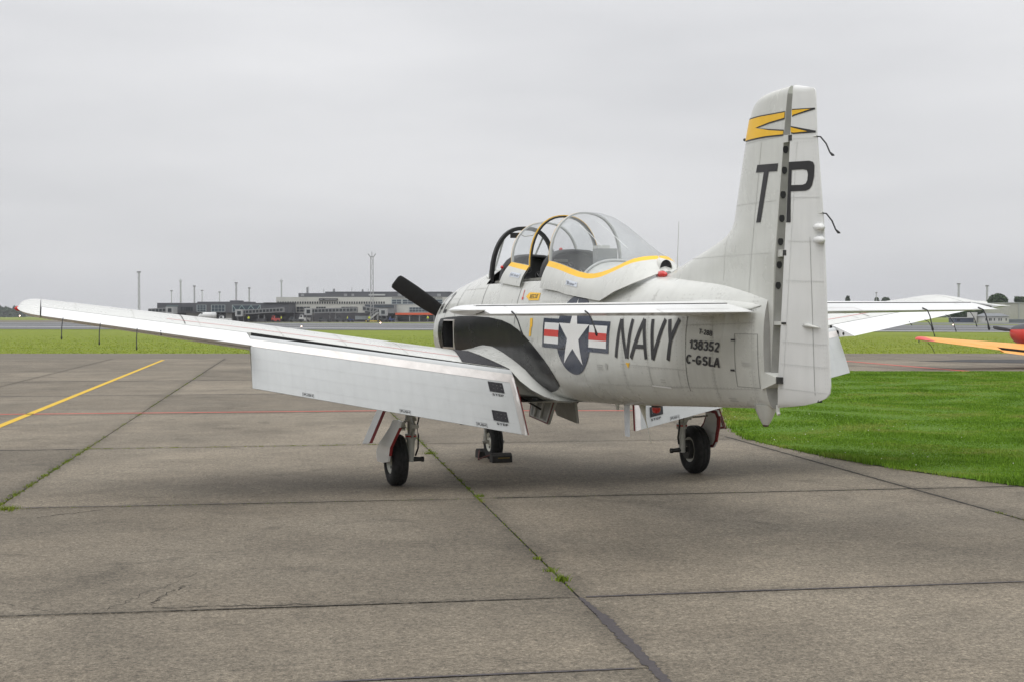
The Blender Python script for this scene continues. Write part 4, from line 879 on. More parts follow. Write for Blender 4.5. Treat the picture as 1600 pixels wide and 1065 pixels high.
def build_rudder():
    r = []
    for z in [1.228, 1.235, 1.25, 1.27, 1.30, 1.34, 1.38, 1.44, 1.52, 1.7, 1.96, 2.3, 2.72, 3.1, 3.43, 3.7, 3.78, 3.80, 3.82, 3.84, 3.855, 3.862]:
        le, te = rud_le(z), lerp_tab(z, *RTE); xs = [le+(te-le)*(k/14)**1.7 for k in range(15)]
        mid = lambda a: -(a-(rud_le(z)+.05))*RDEF
        r.append([(a, mid(a)+rud_half(a, z), z) for a in reversed(xs)]+[(a, mid(a)-rud_half(a, z), z) for a in xs[1:]])
    f = AB(); f.loft(r, True, True); o = f.part('rudder', P_WHITE, None, auto=50)
    fn = lambda a, z: L(a, rud_s(a, z)+.004, z); fn2 = lambda a, z: L(a, rud_s(a, z)+.0055, z)
    P = [(9.500, 2.750), (9.450, 2.752), (9.495, 3.240), (9.715, 3.228), (9.755, 3.215), (9.772, 3.185), (9.765, 3.10), (9.742, 3.030), (9.715, 3.003), (9.675, 2.992), (9.508, 3.0)]
    Pi = [(9.525, 3.172), (9.645, 3.166), (9.690, 3.155), (9.700, 3.12), (9.692, 3.075), (9.675, 3.05), (9.64, 3.043), (9.515, 3.050)]
    dpoly('letter', [P, Pi], INK, fn, o, .05)
    te = lambda z: lerp_tab(z, *RTE)-.004
    l1 = rud_le(3.65)+.02
    dpoly('stripe_black', [[(l1, 3.662), (te(3.64), 3.640), (te(3.63), 3.628), (9.56, 3.606), (l1, 3.597)]], INK, fn, o, .05); dpoly('stripe_yellow', [[(l1, 3.653), (9.74, 3.637), (9.56, 3.615), (l1, 3.607)]], YEL, fn2, o, .05)
    l2 = rud_le(3.49)+.02
    dpoly('stripe_black', [[(l2, 3.527), (te(3.457), 3.458), (te(3.45), 3.444), (9.55, 3.460), (l2, 3.468)]], INK, fn, o, .05); dpoly('stripe_yellow', [[(l2, 3.517), (9.70, 3.463), (9.55, 3.470), (l2, 3.478)]], YEL, fn2, o, .05)
    fs = lambda a, z: L(a, rud_s(a, z)+.0025, z)
    for pts in ([(9.735, 1.36), (9.740, 1.36), (9.713, 2.62), (9.709, 2.62)],): dpoly('tab_seam', [pts], SEAMM, fs, o, .08)
    for z in (3.42, 2.95, 2.60, 2.28, 1.78, 1.60, 1.395): dpoly('panel_seam', [[(rud_le(z)+.05, z), (te(z)-.01, z-.02), (te(z)-.01, z-.016), (rud_le(z)+.05, z+.004)]], SEAMR, fs, o, .06)
    dpoly('panel_seam', [[(rud_le(1.4)+.09, 1.4), (rud_le(1.4)+.094, 1.4), (rud_le(3.4)+.094, 3.4), (rud_le(3.4)+.09, 3.4)]], SEAMR, fs, o, .06)
    V = []; F = []
    for z in (1.41, 1.60, 1.78, 2.28, 2.60, 2.95, 3.40):
        k = 0
        while rud_le(z)+.07+k*.03 < te(z)-.03:
            a = rud_le(z)+.07+k*.03; b = len(V); V += [fs(a+x, z-.02*k/20+y-.012) for x, y in ((-.004, -.004), (.004, -.004), (.004, .004), (-.004, .004))]; F.append((b, b+1, b+2, b+3)); k += 1
    z = 1.42
    while z < 3.4:
        for a in (rud_le(z)+.09, te(z)-.045, te(z)-.02):
            b = len(V); V += [fs(a+x, z+y) for x, y in ((-.003, -.004), (.003, -.004), (.003, .004), (-.003, .004))]; F.append((b, b+1, b+2, b+3))
        z += .035
    me = bpy.data.meshes.new('rivets'); me.from_pydata(V, [], F); q = link('rivets', me, SEAMR, o); q['kind'] = 'stuff'
    # tab actuator, fairings, wicks
    b = AB(); s = rud_s(9.68, 1.91); b.tube([(9.62, s+.012, 1.915), (9.70, s+.015, 1.912), (9.82, s-.01, 1.895)], [.014, .016, .006], 8); b.part('tab_rod', P_GREY, o, smooth=True)
    for z in (2.60, 2.70):
        b = AB(); s = rud_s(9.80, z); b.tube([(9.73, s+.0, z), (9.80, s+.012, z-.005), (9.86, s+.01, z-.012), (9.89, s+.0, z-.015)], [.006, .03, .035, .01], 8); b.part('balance_fairing', P_WHITE, o, smooth=True)
    for z in (3.415, 2.805):
        a = lerp_tab(z, *RTE); s = rud_s(a, z); b = AB(); b.tube([(a-.06, s+.004, z), (a-.0, s, z)], .009, 6); b.part('wick_base', P_GREY, o)
        b = AB(); b.tube([(a-.02, s, z), (a+.04, s-.01, z-.01), (a+.09, s-.03, z-.07), (a+.125, s-.04, z-.14), (a+.15, s-.05, z-.165), (a+.165, s-.055, z-.17)], [.006, .006, .006, .006, .011, .004], 6); b.part('static_wick', BLK, o, smooth=True)
    b = AB(); s = rud_s(9.80, 1.34); b.box(9.745, 9.765, s-.03, s+.004, 1.30, 1.375); b.part('tab_gap', BLK, o)
    return o
rudder = build_rudder()
tb = AB(); tb.hexa([(9.15, .115, 1.375), (9.32, .075, 1.44), (9.32, -.075, 1.44), (9.15, -.115, 1.375), (9.15, .115, 1.535), (9.32, .075, 1.485), (9.32, -.075, 1.485), (9.15, -.115, 1.535)]); tb.part('lower_hinge_fairing', P_GREY, fuselage)
tb = AB(); tb.box(9.315, 9.375, -.04, .07, 1.435, 1.49); tb.part('hinge_pin', DARKM, fuselage)
# --- tailplane
def stab_sec(s):
    s = abs(s); le = lerp_tab(s, [.05, 2.3, 2.45, 2.55, 2.60], [7.88, 8.12, 8.15, 8.22, 8.34]); hg = 8.66-.04*s; te = 9.09-.052*s
    if s > 2.5: te -= .0
    return le, hg, te
def stab_half(x, c, t=.112): return 5*t*c*(.2969*math.sqrt(max(x, 0))-.126*x-.3516*x*x+.2843*x**3-.1036*x**4)
def build_tail(sg):
    r = []; ss = [.03, .5, 1.0, 1.6, 2.1, 2.3, 2.40, 2.455, 2.465, 2.50, 2.54, 2.57, 2.59, 2.603]
    for s in ss:
        le, hg, te = stab_sec(s); c = te-le; q = 1 if s < 2.3 else max(.08, math.sqrt(max(0, 1-((s-2.3)/.305)**5)))
        if s > 2.46: hg = te-.02-.25*max(0, s-2.52)
        xs = [le+(hg-le)*(k/12)**1.6 for k in range(13)]
        r.append([(a, sg*s, 2.058+q*stab_half((a-le)/c, c)) for a in reversed(xs)]+[(a, sg*s, 2.058-q*stab_half((a-le)/c, c)) for a in xs[1:]])
    f = AB(); f.loft(r, True, True); stab = f.part('stabiliser', P_WHITE, None, auto=50)
    r = []
    for s in [.14, .5, 1.0, 1.6, 2.1, 2.3, 2.40, 2.438]:
        le, hg, te = stab_sec(s); c = te-le; q = 1
        h0 = hg+.026; xs = [h0+(te-h0)*k/8 for k in range(9)]; dr = lambda a: -.030*(a-h0)/.42
        r.append([(a, sg*s, 2.052+dr(a)+q*stab_half((a-le)/c, c)) for a in reversed(xs)]+[(a, sg*s, 2.058+dr(a)-q*stab_half((a-le)/c, c)-.002) for a in xs[1:]])
    f = AB(); f.loft(r, True, True); el = f.part('elevator', P_WHITE, stab, auto=50)
    g = AB(); V = []
    ge = AB(); le, hg, te = stab_sec(2.447); ge.add([(hg, sg*2.449, 2.09), (te-.12, sg*2.449, 2.058), (te-.12, sg*2.449, 2.04), (hg, sg*2.449, 2.02)], [(0, 1, 2, 3)]); ge.part('tip_gap_shade', BLK, stab)  # black face colours in the shade between elevator end and tip cap
    for s in (.16, 1.0, 2.0, 2.43): le, hg, te = stab_sec(s); c = te-le; h = stab_half((hg-le)/c, c); V += [(hg+.009, sg*s, 2.058+h*.97), (hg+.009, sg*s, 2.058-h*.9)]
    g.add(V, [(2*k, 2*k+1, 2*k+3, 2*k+2) for k in range(3)]); g.part('hinge_gap_shade', BLK, stab)  # black strip gives the elevator hinge gap its shade by colour
    for s in (1.62, 2.24):
        le, hg, te = stab_sec(s); z = 2.033; w = AB()
        w.tube([(te-.05, sg*s, z+.012), (te+.02, sg*s, z-.008), (te+.07, sg*(s-.01), z-.06), (te+.11, sg*(s-.02), z-.13), (te+.13, sg*(s-.025), z-.175), (te+.135, sg*(s-.027), z-.19)], [.007, .006, .006, .006, .012, .004], 6); w.part('static_wick', BLK, el, smooth=True)
    b = AB(); V = []
    for s in (.9, .906): pass
    def etop(s, u, off):
        le, hg, te = stab_sec(s); c = te-le; h0 = hg+.026; a = h0+(te-h0)*u; return (a, sg*s, 2.052-.030*(a-h0)/.42+stab_half((a-le)/c, c)+off)
    for s0, s1, u0, u1, m in ((.3, .95, .62, .64, SEAML), (.95, .956, .62, 1.0, SEAML), (2.2, 2.206, 0.05, 1.0, SEAML)):
        q = AB(); q.add([etop(s0, u0, .002), etop(s1, u0, .002), etop(s1, u1, .002), etop(s0, u1, .002)], [(0, 1, 2, 3)]); q.part('tab_seam', m, el)
    return stab
build_tail(1); build_tail(-1)
# stabiliser root fairing
for sg in (1, -1):
    f = AB(); f.loft([[(a, sg*(fus_s(min(a, 9.18), 2.08+.11*math.cos(t))-.012+w*math.sin(t)), 2.085+h*math.cos(t)) for t in [math.pi*k/8 for k in range(9)]] for a, w, h in ((7.75, .005, .02), (7.95, .03, .06), (8.3, .035, .07), (8.7, .03, .06), (9.0, .02, .04), (9.12, .0, .01))], False, False); f.part('tailplane_fairing', P_GREY, fuselage, smooth=True)
# --- cockpit and canopies
def arch(a, wb, zb, zt, n=20, e=2.25, off=0.0, rake=0.0):
    out = []
    for k in range(n+1):
        t = math.pi*k/n; c, sn = math.cos(t), math.sin(t)
        s = (wb+off)*math.copysign(abs(c)**(2/e), c); z = zb+(zt+off-zb)*abs(sn)**(2/e); out.append((a+rake*(z-zb), s, z))
    return out
def arch_tube(name, pts, r, m, par, n=8): b = AB(); b.tube(pts, r, n); return b.part(name, m, par, smooth=True)
def flat_arch(name, P0, P1, thick, m, par):
    """band between two arches with thickness inward"""
    b = AB(); mid = Vector((P0[len(P0)//2][0], 0, 2.55))
    def inn(P): return [(p[0], p[1]*(1-thick/.45), p[2]-thick*max(0, (p[2]-2.6)/.6)) for p in P]
    r = [[P0[k], P1[k], inn(P1)[k], inn(P0)[k]] for k in range(len(P0))]; b.loft(r, True, True); return b.part(name, m, par, auto=50)
def cockpit():
    t = AB(); w = .44
    V = [(2.8, w, 2.40), (5.78, w, 2.40), (5.78, -w, 2.40), (2.8, -w, 2.40), (2.8, w, 1.5), (5.78, w, 1.5), (5.78, -w, 1.5), (2.8, -w, 1.5)]
    t.add(V, [(0, 1, 5, 4), (1, 2, 6, 5), (2, 3, 7, 6), (3, 0, 4, 7), (4, 5, 6, 7)]); tub = t.part('cockpit_tub', mat('cockpit_dark', (.035, .036, .036), .7))
    for sg in (1, -1):      # sill ledge closing the gap between skin and tub
        b = AB(); r = []
        for k in range(13):
            a = 2.8+2.98*k/12; r.append([(a, sg*(fus_s(a, 2.385)+.0), 2.385), (a, sg*(fus_s(a, 2.385)-.012), 2.392), (a, sg*.43, 2.392), (a, sg*.43, 2.36)])
        b.loft(r, False, False); b.part('sill', P_GREY, tub)
        b = AB(); b.box(2.9, 5.7, sg*.415-.008, sg*.415+.008, 2.392, 2.43); b.part('canopy_rail', STEEL, tub)
        b = AB(); b.box(3.2, 3.75, sg*.36-.06, sg*.36+.06, 2.1, 2.28); b.part('side_console', BLK, tub); b = AB(); b.box(4.7, 5.3, sg*.36-.06, sg*.36+.06, 2.1, 2.28); b.part('side_console', BLK, tub)
    for a, zt in ((3.02, 2.74), (4.52, 2.735)):     # instrument panels under black coamings
        p = AB(); prof = arch(a, .40, 2.0, zt, 14, 3.2); r0 = prof; r1 = [(q[0]-.02, q[1], q[2]) for q in prof]
        p.loft([r0, r1], True, True); panel = p.part('instrument_panel', mat('panel_black', (.018, .018, .019), .5), tub)
        c = AB(); P = arch(a, .42, 2.25, zt+.03, 14, 3.0); rr = [P, [(q[0]+.16, q[1], q[2]-.012) for q in P], [(q[0]+.165, q[1]*.93, q[2]-.05) for q in P], [(q[0]+.02, q[1]*.93, q[2]-.05) for q in P]]
        f = [(q[0]-.30, q[1]*.8, max(2.2, q[2]-.12)) for q in P]
        c.loft([f]+rr, False, False); c.part('coaming', mat('coaming_black', (.014, .014, .015), .45), tub, smooth=True)
        for s, z, q in ((.26, 2.52, .045), (.14, 2.56, .045), (.02, 2.57, .045), (.26, 2.40, .045), (.14, 2.42, .05), (.02, 2.43, .05), (-.12, 2.5, .05), (-.26, 2.5, .045), (.26, 2.28, .045), (.14, 2.28, .045), (-.12, 2.36, .045)):
            d = AB(); aa = a+.006; d.loft([[(aa+da, s+q*f*math.cos(k*math.pi/8), z+q*f*math.sin(k*math.pi/8)) for k in range(16)] for da, f in ((0, 1.0), (.012, 1.0), (.012, .84), (.006, .82))], True, False); dial = d.part('dial', mat('dial_ring', (.10, .10, .10), .4), panel)
            h = AB(); h.add([(aa+.006, s+q*.82*math.cos(k*math.pi/8), z+q*.82*math.sin(k*math.pi/8)) for k in range(16)], [tuple(range(16))]); h.part('dial_face', mat('dial_face', (.006, .006, .007), .2), panel)
            h = AB(); h.add([(aa+.009, s-.002, z-.005), (aa+.009, s+.003, z-.005), (aa+.009, s+q*.45, z+q*.5), (aa+.009, s+q*.40, z+q*.55)], [(0, 1, 2, 3)]); h.part('needle', WMARK, panel)
        b = AB(); b.box(a+.012, a+.02, .06, .34, 2.615, 2.645); b.part('placard', mat('placard_grey', (.35, .34, .30), .6), panel)
        k = AB(); ctr = (a+.10, .40, 2.60) if a < 4 else (a+.05, .16, zt+.022); k.loft([[(ctr[0]+.022*math.sin(v)*math.cos(h), ctr[1]+.022*math.sin(v)*math.sin(h), ctr[2]+.022*math.cos(v)) for h in [j*math.pi/5 for j in range(10)]] for v in [.01+(math.pi-.02)*j/6 for j in range(7)]], True, True); k.part('red_knob', REDL, panel, smooth=True)
    for a in (3.85, 5.45):      # ejection-free bucket seats with headrests
        s = AB(); s.box(a-.45, a, -.24, .24, 1.85, 1.98); s.add([(a-.02, -.24, 1.95), (a-.02, .24, 1.95), (a+.14, .22, 2.50), (a+.14, -.22, 2.50), (a+.06, -.24, 1.95), (a+.06, .24, 1.95), (a+.20, .22, 2.50), (a+.20, -.22, 2.50)], [(0, 1, 2, 3), (4, 7, 6, 5), (0, 4, 5, 1), (2, 6, 7, 3), (1, 5, 6, 2), (0, 3, 7, 4)]); seat = s.part('seat', mat('seat_dark', (.03, .03, .028), .7), tub)
    h = AB(); h.box(5.50, 5.62, -.10, .14, 2.55, 2.72); hd = h.part('headrest', INTG, tub, ); h = AB(); h.box(5.46, 5.60, -.02, .12, 2.715, 2.755); h.part('headrest_pad', mat('headrest_white', (.6, .6, .58), .6), tub)
    # bulkhead and arch behind the rear seat
    b = AB(); P = [(5.77, p[1], p[2]) for p in fus_ring(5.77, 72) if p[2] > 2.37]; P.sort(key=lambda p: p[1]); b.add(P, [tuple(range(len(P)))]); b.part('rear_bulkhead', INTG, tub)
    arch_tube('bulkhead_rim', [(5.79, q[1]*1.01, q[2]+.012) for q in P], .016, FRAMEG, tub)
    return tub
tub = cockpit()
def windscreen():
    w = empty('windscreen', parent=plane)
    P = arch(2.76, .435, 2.40, 3.115, 22, 2.5, rake=.13); Pi = arch(2.76, .435, 2.40, 3.115, 22, 2.5, -.0, .13)
    fr = AB(); r = []
    for p in P:
        d = Vector((p[1], p[2]-2.55)); d = d/d.length if d.length > 0 else d
        r.append([(p[0]-.03, p[1]+.018*d.x, p[2]+.018*d.y), (p[0]+.035, p[1]+.012*d.x, p[2]+.012*d.y), (p[0]+.035, p[1]-.032*d.x, p[2]-.032*d.y), (p[0]-.03, p[1]-.032*d.x, p[2]-.032*d.y)])
    fr.loft(r, True, True); fr.part('windscreen_frame', BLK, w, auto=50)
    # glass from the arch forward to the deck
    B = []
    for k in range(23):
        t = k/22; s = .435*math.cos(math.pi*t); a = 2.76-.52*math.sin(math.pi*t)**.8; z = fus_top(a, s); B.append((a, s, z))
    g = AB(); rows = []
    for j in range(7):
        u = j/6; rows.append([tuple(B[k][i]+(P[k][i]-B[k][i])*u for i in range(3)) for k in range(23)])
    g.loft(rows, False, False); g.part('windscreen_pane', GLASS, w, smooth=True)
    for k in (7, 15): b = AB(); b.tube([rows[j][k] for j in range(7)], .014, 6); b.part('windscreen_post', FRAMEG, w)
    b = AB(); b.tube([(p[0], p[1], p[2]+.004) for p in B], .014, 6); b.part('windscreen_base', P_GREY, w)
    m = AB(); m.box(2.86, 2.93, .10, .20, 2.98, 3.045); m.part('mirror', BLK, w); m = AB(); m.tube([(2.88, .10, 3.05), (2.9, .02, 3.0), (2.9, -.1, 3.02), (2.88, -.15, 3.06)], .008, 6); m.part('mirror_stay', STEEL, w)
    return w
def fus_top(a, s):
    zc, w, zt, zb, nu, nl = fus(a); r = min(1, abs(s)/w); return zc+(zt-zc)*(1-r**nu)**(1/nu)
windscreen()
def canopy(name, G, SK, label):
    """G: glass stations (a, half width, base z, top z); SK: skirt bottom stations (a, s, z) for the same stations"""
    c = empty(name, parent=plane); n = 24
    rows = [arch(a, wb, zb, zt, n) for a, wb, zb, zt in G]
    g = AB(); g.loft(rows, False, False); g.part('canopy_glass', GLASS, c, smooth=True)
    for sg in (1, -1):
        # yellow band just under the glass, then the white skirt flaring out over the fuselage
        top = [(a, sg*(wb+.006), zb+.012) for a, wb, zb, zt in G]; bot = [(a, sg*s, z) for a, s, z in SK]
        def pt(k, u): 
            p, q = top[k], bot[k]; bul = .035*math.sin(math.pi*u)*min(1, abs(p[1])/.2)
            return (p[0]+(q[0]-p[0])*u, p[1]+(q[1]-p[1])*u+sg*bul*.6, p[2]+(q[2]-p[2])*u)
        us = []
        fy = [.062/max(.08, (Vector(top[k])-Vector(bot[k])).length) for k in range(len(G))]
        y = AB(); y.loft([[pt(k, 0), pt(k, min(.5, fy[k])*.5), pt(k, min(.5, fy[k]))] for k in range(len(G))], False, False); y.part('yellow_band', YEL, c, smooth=True)
        s = AB(); s.loft([[pt(k, min(.5, fy[k])+(1-min(.5, fy[k]))*j/7) for j in range(8)]+[(pt(k, 1)[0], pt(k, 1)[1]-sg*.018*min(1, abs(pt(k, 1)[1])/.05), pt(k, 1)[2]), (pt(k, .5)[0], pt(k, .5)[1]-sg*.018*min(1, abs(pt(k, .5)[1])/.05), pt(k, .5)[2]), (pt(k, .0)[0], pt(k, .0)[1]-sg*.018*min(1, abs(pt(k, 0)[1])/.05), pt(k, .0)[2])] for k in range(len(G))], False, False); s.part('skirt', P_GREY, c, auto=60)
    return c, rows
def frame_band(c, a0, a1, wb, zb, zt, m, name, out=.006, thick=.02):
    P0 = arch(a0, wb, zb, zt, 24, off=out); P1 = arch(a1, wb, zb, zt, 24, off=out); return flat_arch(name, P0, P1, thick, m, c)
def build_canopies():
    G1 = [(3.60+.11*k, .43, 2.635-.0115*k, 3.13+.005*k) for k in range(7)]
    S1 = []
    for k, g in enumerate(G1): a = 3.38+(4.20-3.38)*k/6; z = 2.40-.065*k/6; S1.append((a, fus_s(a, z)+.035, z))
    c1, _ = canopy('front_canopy', G1, S1, '')
    frame_band(c1, 3.585, 3.63, .43, 2.635, 3.13, FRAMEG, 'canopy_frame'); frame_band(c1, 3.580, 3.586, .43, 2.635, 3.13, YEL, 'yellow_edge', .007, .008)
    frame_band(c1, 4.225, 4.275, .43, 2.565, 3.162, FRAMEG, 'canopy_frame'); frame_band(c1, 4.276, 4.292, .43, 2.565, 3.162, BLK, 'rubber_seal', .004, .02); frame_band(c1, 4.262, 4.276, .43, 2.565, 3.162, YEL, 'yellow_edge', .016, .01)
    G2 = [(4.93, .43, 2.60, 3.157), (5.06, .43, 2.583, 3.155), (5.2, .43, 2.563, 3.14), (5.4, .428, 2.53, 3.10), (5.6, .424, 2.49, 3.035), (5.8, .415, 2.452, 2.955), (6.0, .40, 2.425, 2.87), (6.15, .383, 2.42, 2.808), (6.3, .36, 2.432, 2.748), (6.43, .33, 2.455, 2.70), (6.55, .29, 2.487, 2.662), (6.66, .245, 2.525, 2.632), (6.75, .20, 2.552, 2.61), (6.82, .14, 2.568, 2.595), (6.87, .07, 2.575, 2.583), (6.885, .0, 2.577, 2.578)]
    SB = [(4.88, 2.305), (5.03, 2.293), (5.2, 2.28), (5.42, 2.260), (5.65, 2.225), (5.88, 2.202), (6.12, 2.178), (6.3, 2.160), (6.46, 2.145), (6.62, 2.185), (6.76, 2.235), (6.89, 2.272), (6.98, 2.305), (7.05, 2.35), (7.10, 2.40), (7.12, 2.43)]
    X = [0]*9+[.46, .43, .385, .34, .24, .12, .0]
    S2 = [(a, max(fus_s(a, z)+.045, x) if i < 13 else x, z) for i, ((a, z), x) in enumerate(zip(SB, X))]
    c2, rows = canopy('rear_canopy', G2, S2, '')
    frame_band(c2, 4.91, 4.965, .43, 2.60, 3.158, FRAMEG, 'canopy_frame'); frame_band(c2, 4.905, 4.911, .43, 2.60, 3.158, YEL, 'yellow_edge', .007, .008)
    # scratches / guide wires on the rear bubble
    for pts in ([(5.35, .24, 2.99), (5.7, .25, 2.87), (6.05, .26, 2.72)], [(5.5, .10, 3.03), (5.95, .11, 2.865), (6.4, .12, 2.685)]):
        b = AB(); b.tube(pts, .0035, 5); b.part('guide_wire', WMARK, c2)
    # name labels under the sills
    def skirt_label(body, G, S, k0, k1, u0, u1, sg=1):
        n = len(G)
        def pt(k, u):
            i = min(int(k), n-2); f = k-i
            def P(i): 
                a, wb, zb, zt = G[i]; p = Vector((a, wb+.006, zb+.012)); q = Vector(S[i]); r = p.lerp(q, u); r.y += .021*math.sin(math.pi*u)+.006; return r
            return P(i).lerp(P(i+1), f)
        b = AB(); b.add([pt(k0, u0), pt(k1, u0), pt(k1, u1), pt(k0, u1)], [(0, 1, 2, 3)]); b.part('name_label', PAPER, c1 if len(G) == 7 else c2)
        V, F = fit_text(body, 1, 1, shear=.3); b = AB(); b.add([pt(k0+(k1-k0)*(.06+.88*v[0]), u1+(u0-u1)*(.2+.6*v[1]))+Vector((0, .004, 0)) for v in V], F); b.part('name_text', NAVY, c1 if len(G) == 7 else c2)
    skirt_label('Eskil Amdal', G1, S1, 2.2, 5.2, .40, .62); skirt_label('"Buster"', G2, S2, 4.0, 5.3, .42, .62)
    # scoop at the back of the rear canopy and the red beacon behind it
    sc = AB(); sc.loft([[(a, q*math.cos(math.pi*k/10), z0+h*math.sin(math.pi*k/10)) for k in range(11)] for a, q, z0, h in ((6.82, .03, 2.53, .04), (6.90, .06, 2.49, .08), (7.0, .068, 2.465, .092), (7.07, .068, 2.45, .092))], False, False); sc.part('air_scoop', P_GREY, c2, smooth=True)
    si = AB(); si.add([(7.05, .062*math.cos(math.pi*k/10), 2.455+.082*math.sin(math.pi*k/10)) for k in range(11)], [tuple(range(11))]); si.part('scoop_mouth', BLK, c2)
    b = AB(); b.tube([(7.03, .07, 2.395), (7.05, .07, 2.397), (7.14, .07, 2.395), (7.20, .07, 2.392), (7.22, .07, 2.39)], [.015, .036, .038, .024, .006], 12); b.part('beacon', REDL, fuselage, smooth=True)
    return c1, c2
build_canopies()
# --- propeller
prop = empty('propeller', parent=plane)
h = AB(); h.loft([[(a, q*math.cos(k*math.pi/10), 1.745+q*math.sin(k*math.pi/10)) for k in range(20)] for a, q in ((.62, .16), (.45, .17), (.32, .15), (.15, .09), (.06, .05), (.04, .005))], True, True); h.part('hub', DARKM, prop, smooth=True)
for ang in (34, 154, 274):
    t = R(ang); ur = Vector((0, math.cos(t), math.sin(t))); ut = Vector((0, -math.sin(t), math.cos(t))); fw = Vector((1, 0, 0)); r = []
    for d, ch, th, tw in ((.14, .10, .10, 55), (.30, .13, .075, 50), (.48, .205, .045, 42), (.75, .245, .03, 34), (1.05, .25, .022, 28), (1.28, .235, .015, 24), (1.325, .22, .012, 23), (1.345, .15, .008, 23)):
        c = R(tw); cd = ut*math.cos(c)+fw*math.sin(c); nd = fw*math.cos(c)-ut*math.sin(c); ctr = Vector((.40, 0, 1.745))+ur*d
        r.append([tuple(ctr+cd*ch/2*math.cos(k*math.pi/8)+nd*th/2*math.sin(k*math.pi/8)) for k in range(16)])
    b = AB(); b.loft(r, True, True); b.part('blade', PROPB, prop, smooth=True)
# --- undercarriage
def lathe_s(prof, ctr, n=36):
    """profile (ds, r) turned about the lateral axis through ctr"""
    return [[(ctr[0]+q*math.cos(2*math.pi*k/n), ctr[1]+d, ctr[2]+q*math.sin(2*math.pi*k/n)) for k in range(n)] for d, q in prof]
def wheel(par, a, s, z, Rr, w, out):
    h = w/2; rr = Rr*.52
    prof = [(-h*.8, rr), (-h*.98, rr*1.15), (-h, Rr*.78), (-h*.86, Rr*.93), (-h*.55, Rr*.985), (-h*.3, Rr), (-h*.27, Rr*.985), (-h*.2, Rr*.985), (-h*.17, Rr), (h*.17, Rr), (h*.2, Rr*.985), (h*.27, Rr*.985), (h*.3, Rr), (h*.55, Rr*.985), (h*.86, Rr*.93), (h, Rr*.78), (h*.98, rr*1.15), (h*.8, rr)]
    t = AB(); t.loft(lathe_s(prof, (a, s, z)), True, False); t.part('tyre', RUB, par, smooth=True)
    r = AB(); rp = [(-h*.8, rr), (-h*.86, rr*.95), (-h*.55, rr*.85), (-h*.4, rr*.45), (-h*.75, rr*.36), (-h*.8, .001)]; r.loft(lathe_s(rp, (a, s, z)), True, False); r.loft(lathe_s([(-p, q) for p, q in rp], (a, s, z)), True, False); r.part('rim', RIM, par, smooth=True)
    for k in range(6):
        g = 2*math.pi*k/6; q = rr*.66
        for sg in (-1, 1):
            b = AB(); c = (a+q*math.cos(g), z+q*math.sin(g)); dd = s+sg*h*.50
            b.add([(c[0]+rr*.13*math.cos(j*math.pi/4), dd+sg*.004, c[1]+rr*.13*math.sin(j*math.pi/4)) for j in range(8)], [tuple(range(8))]); b.part('rim_hole', BLK, par)
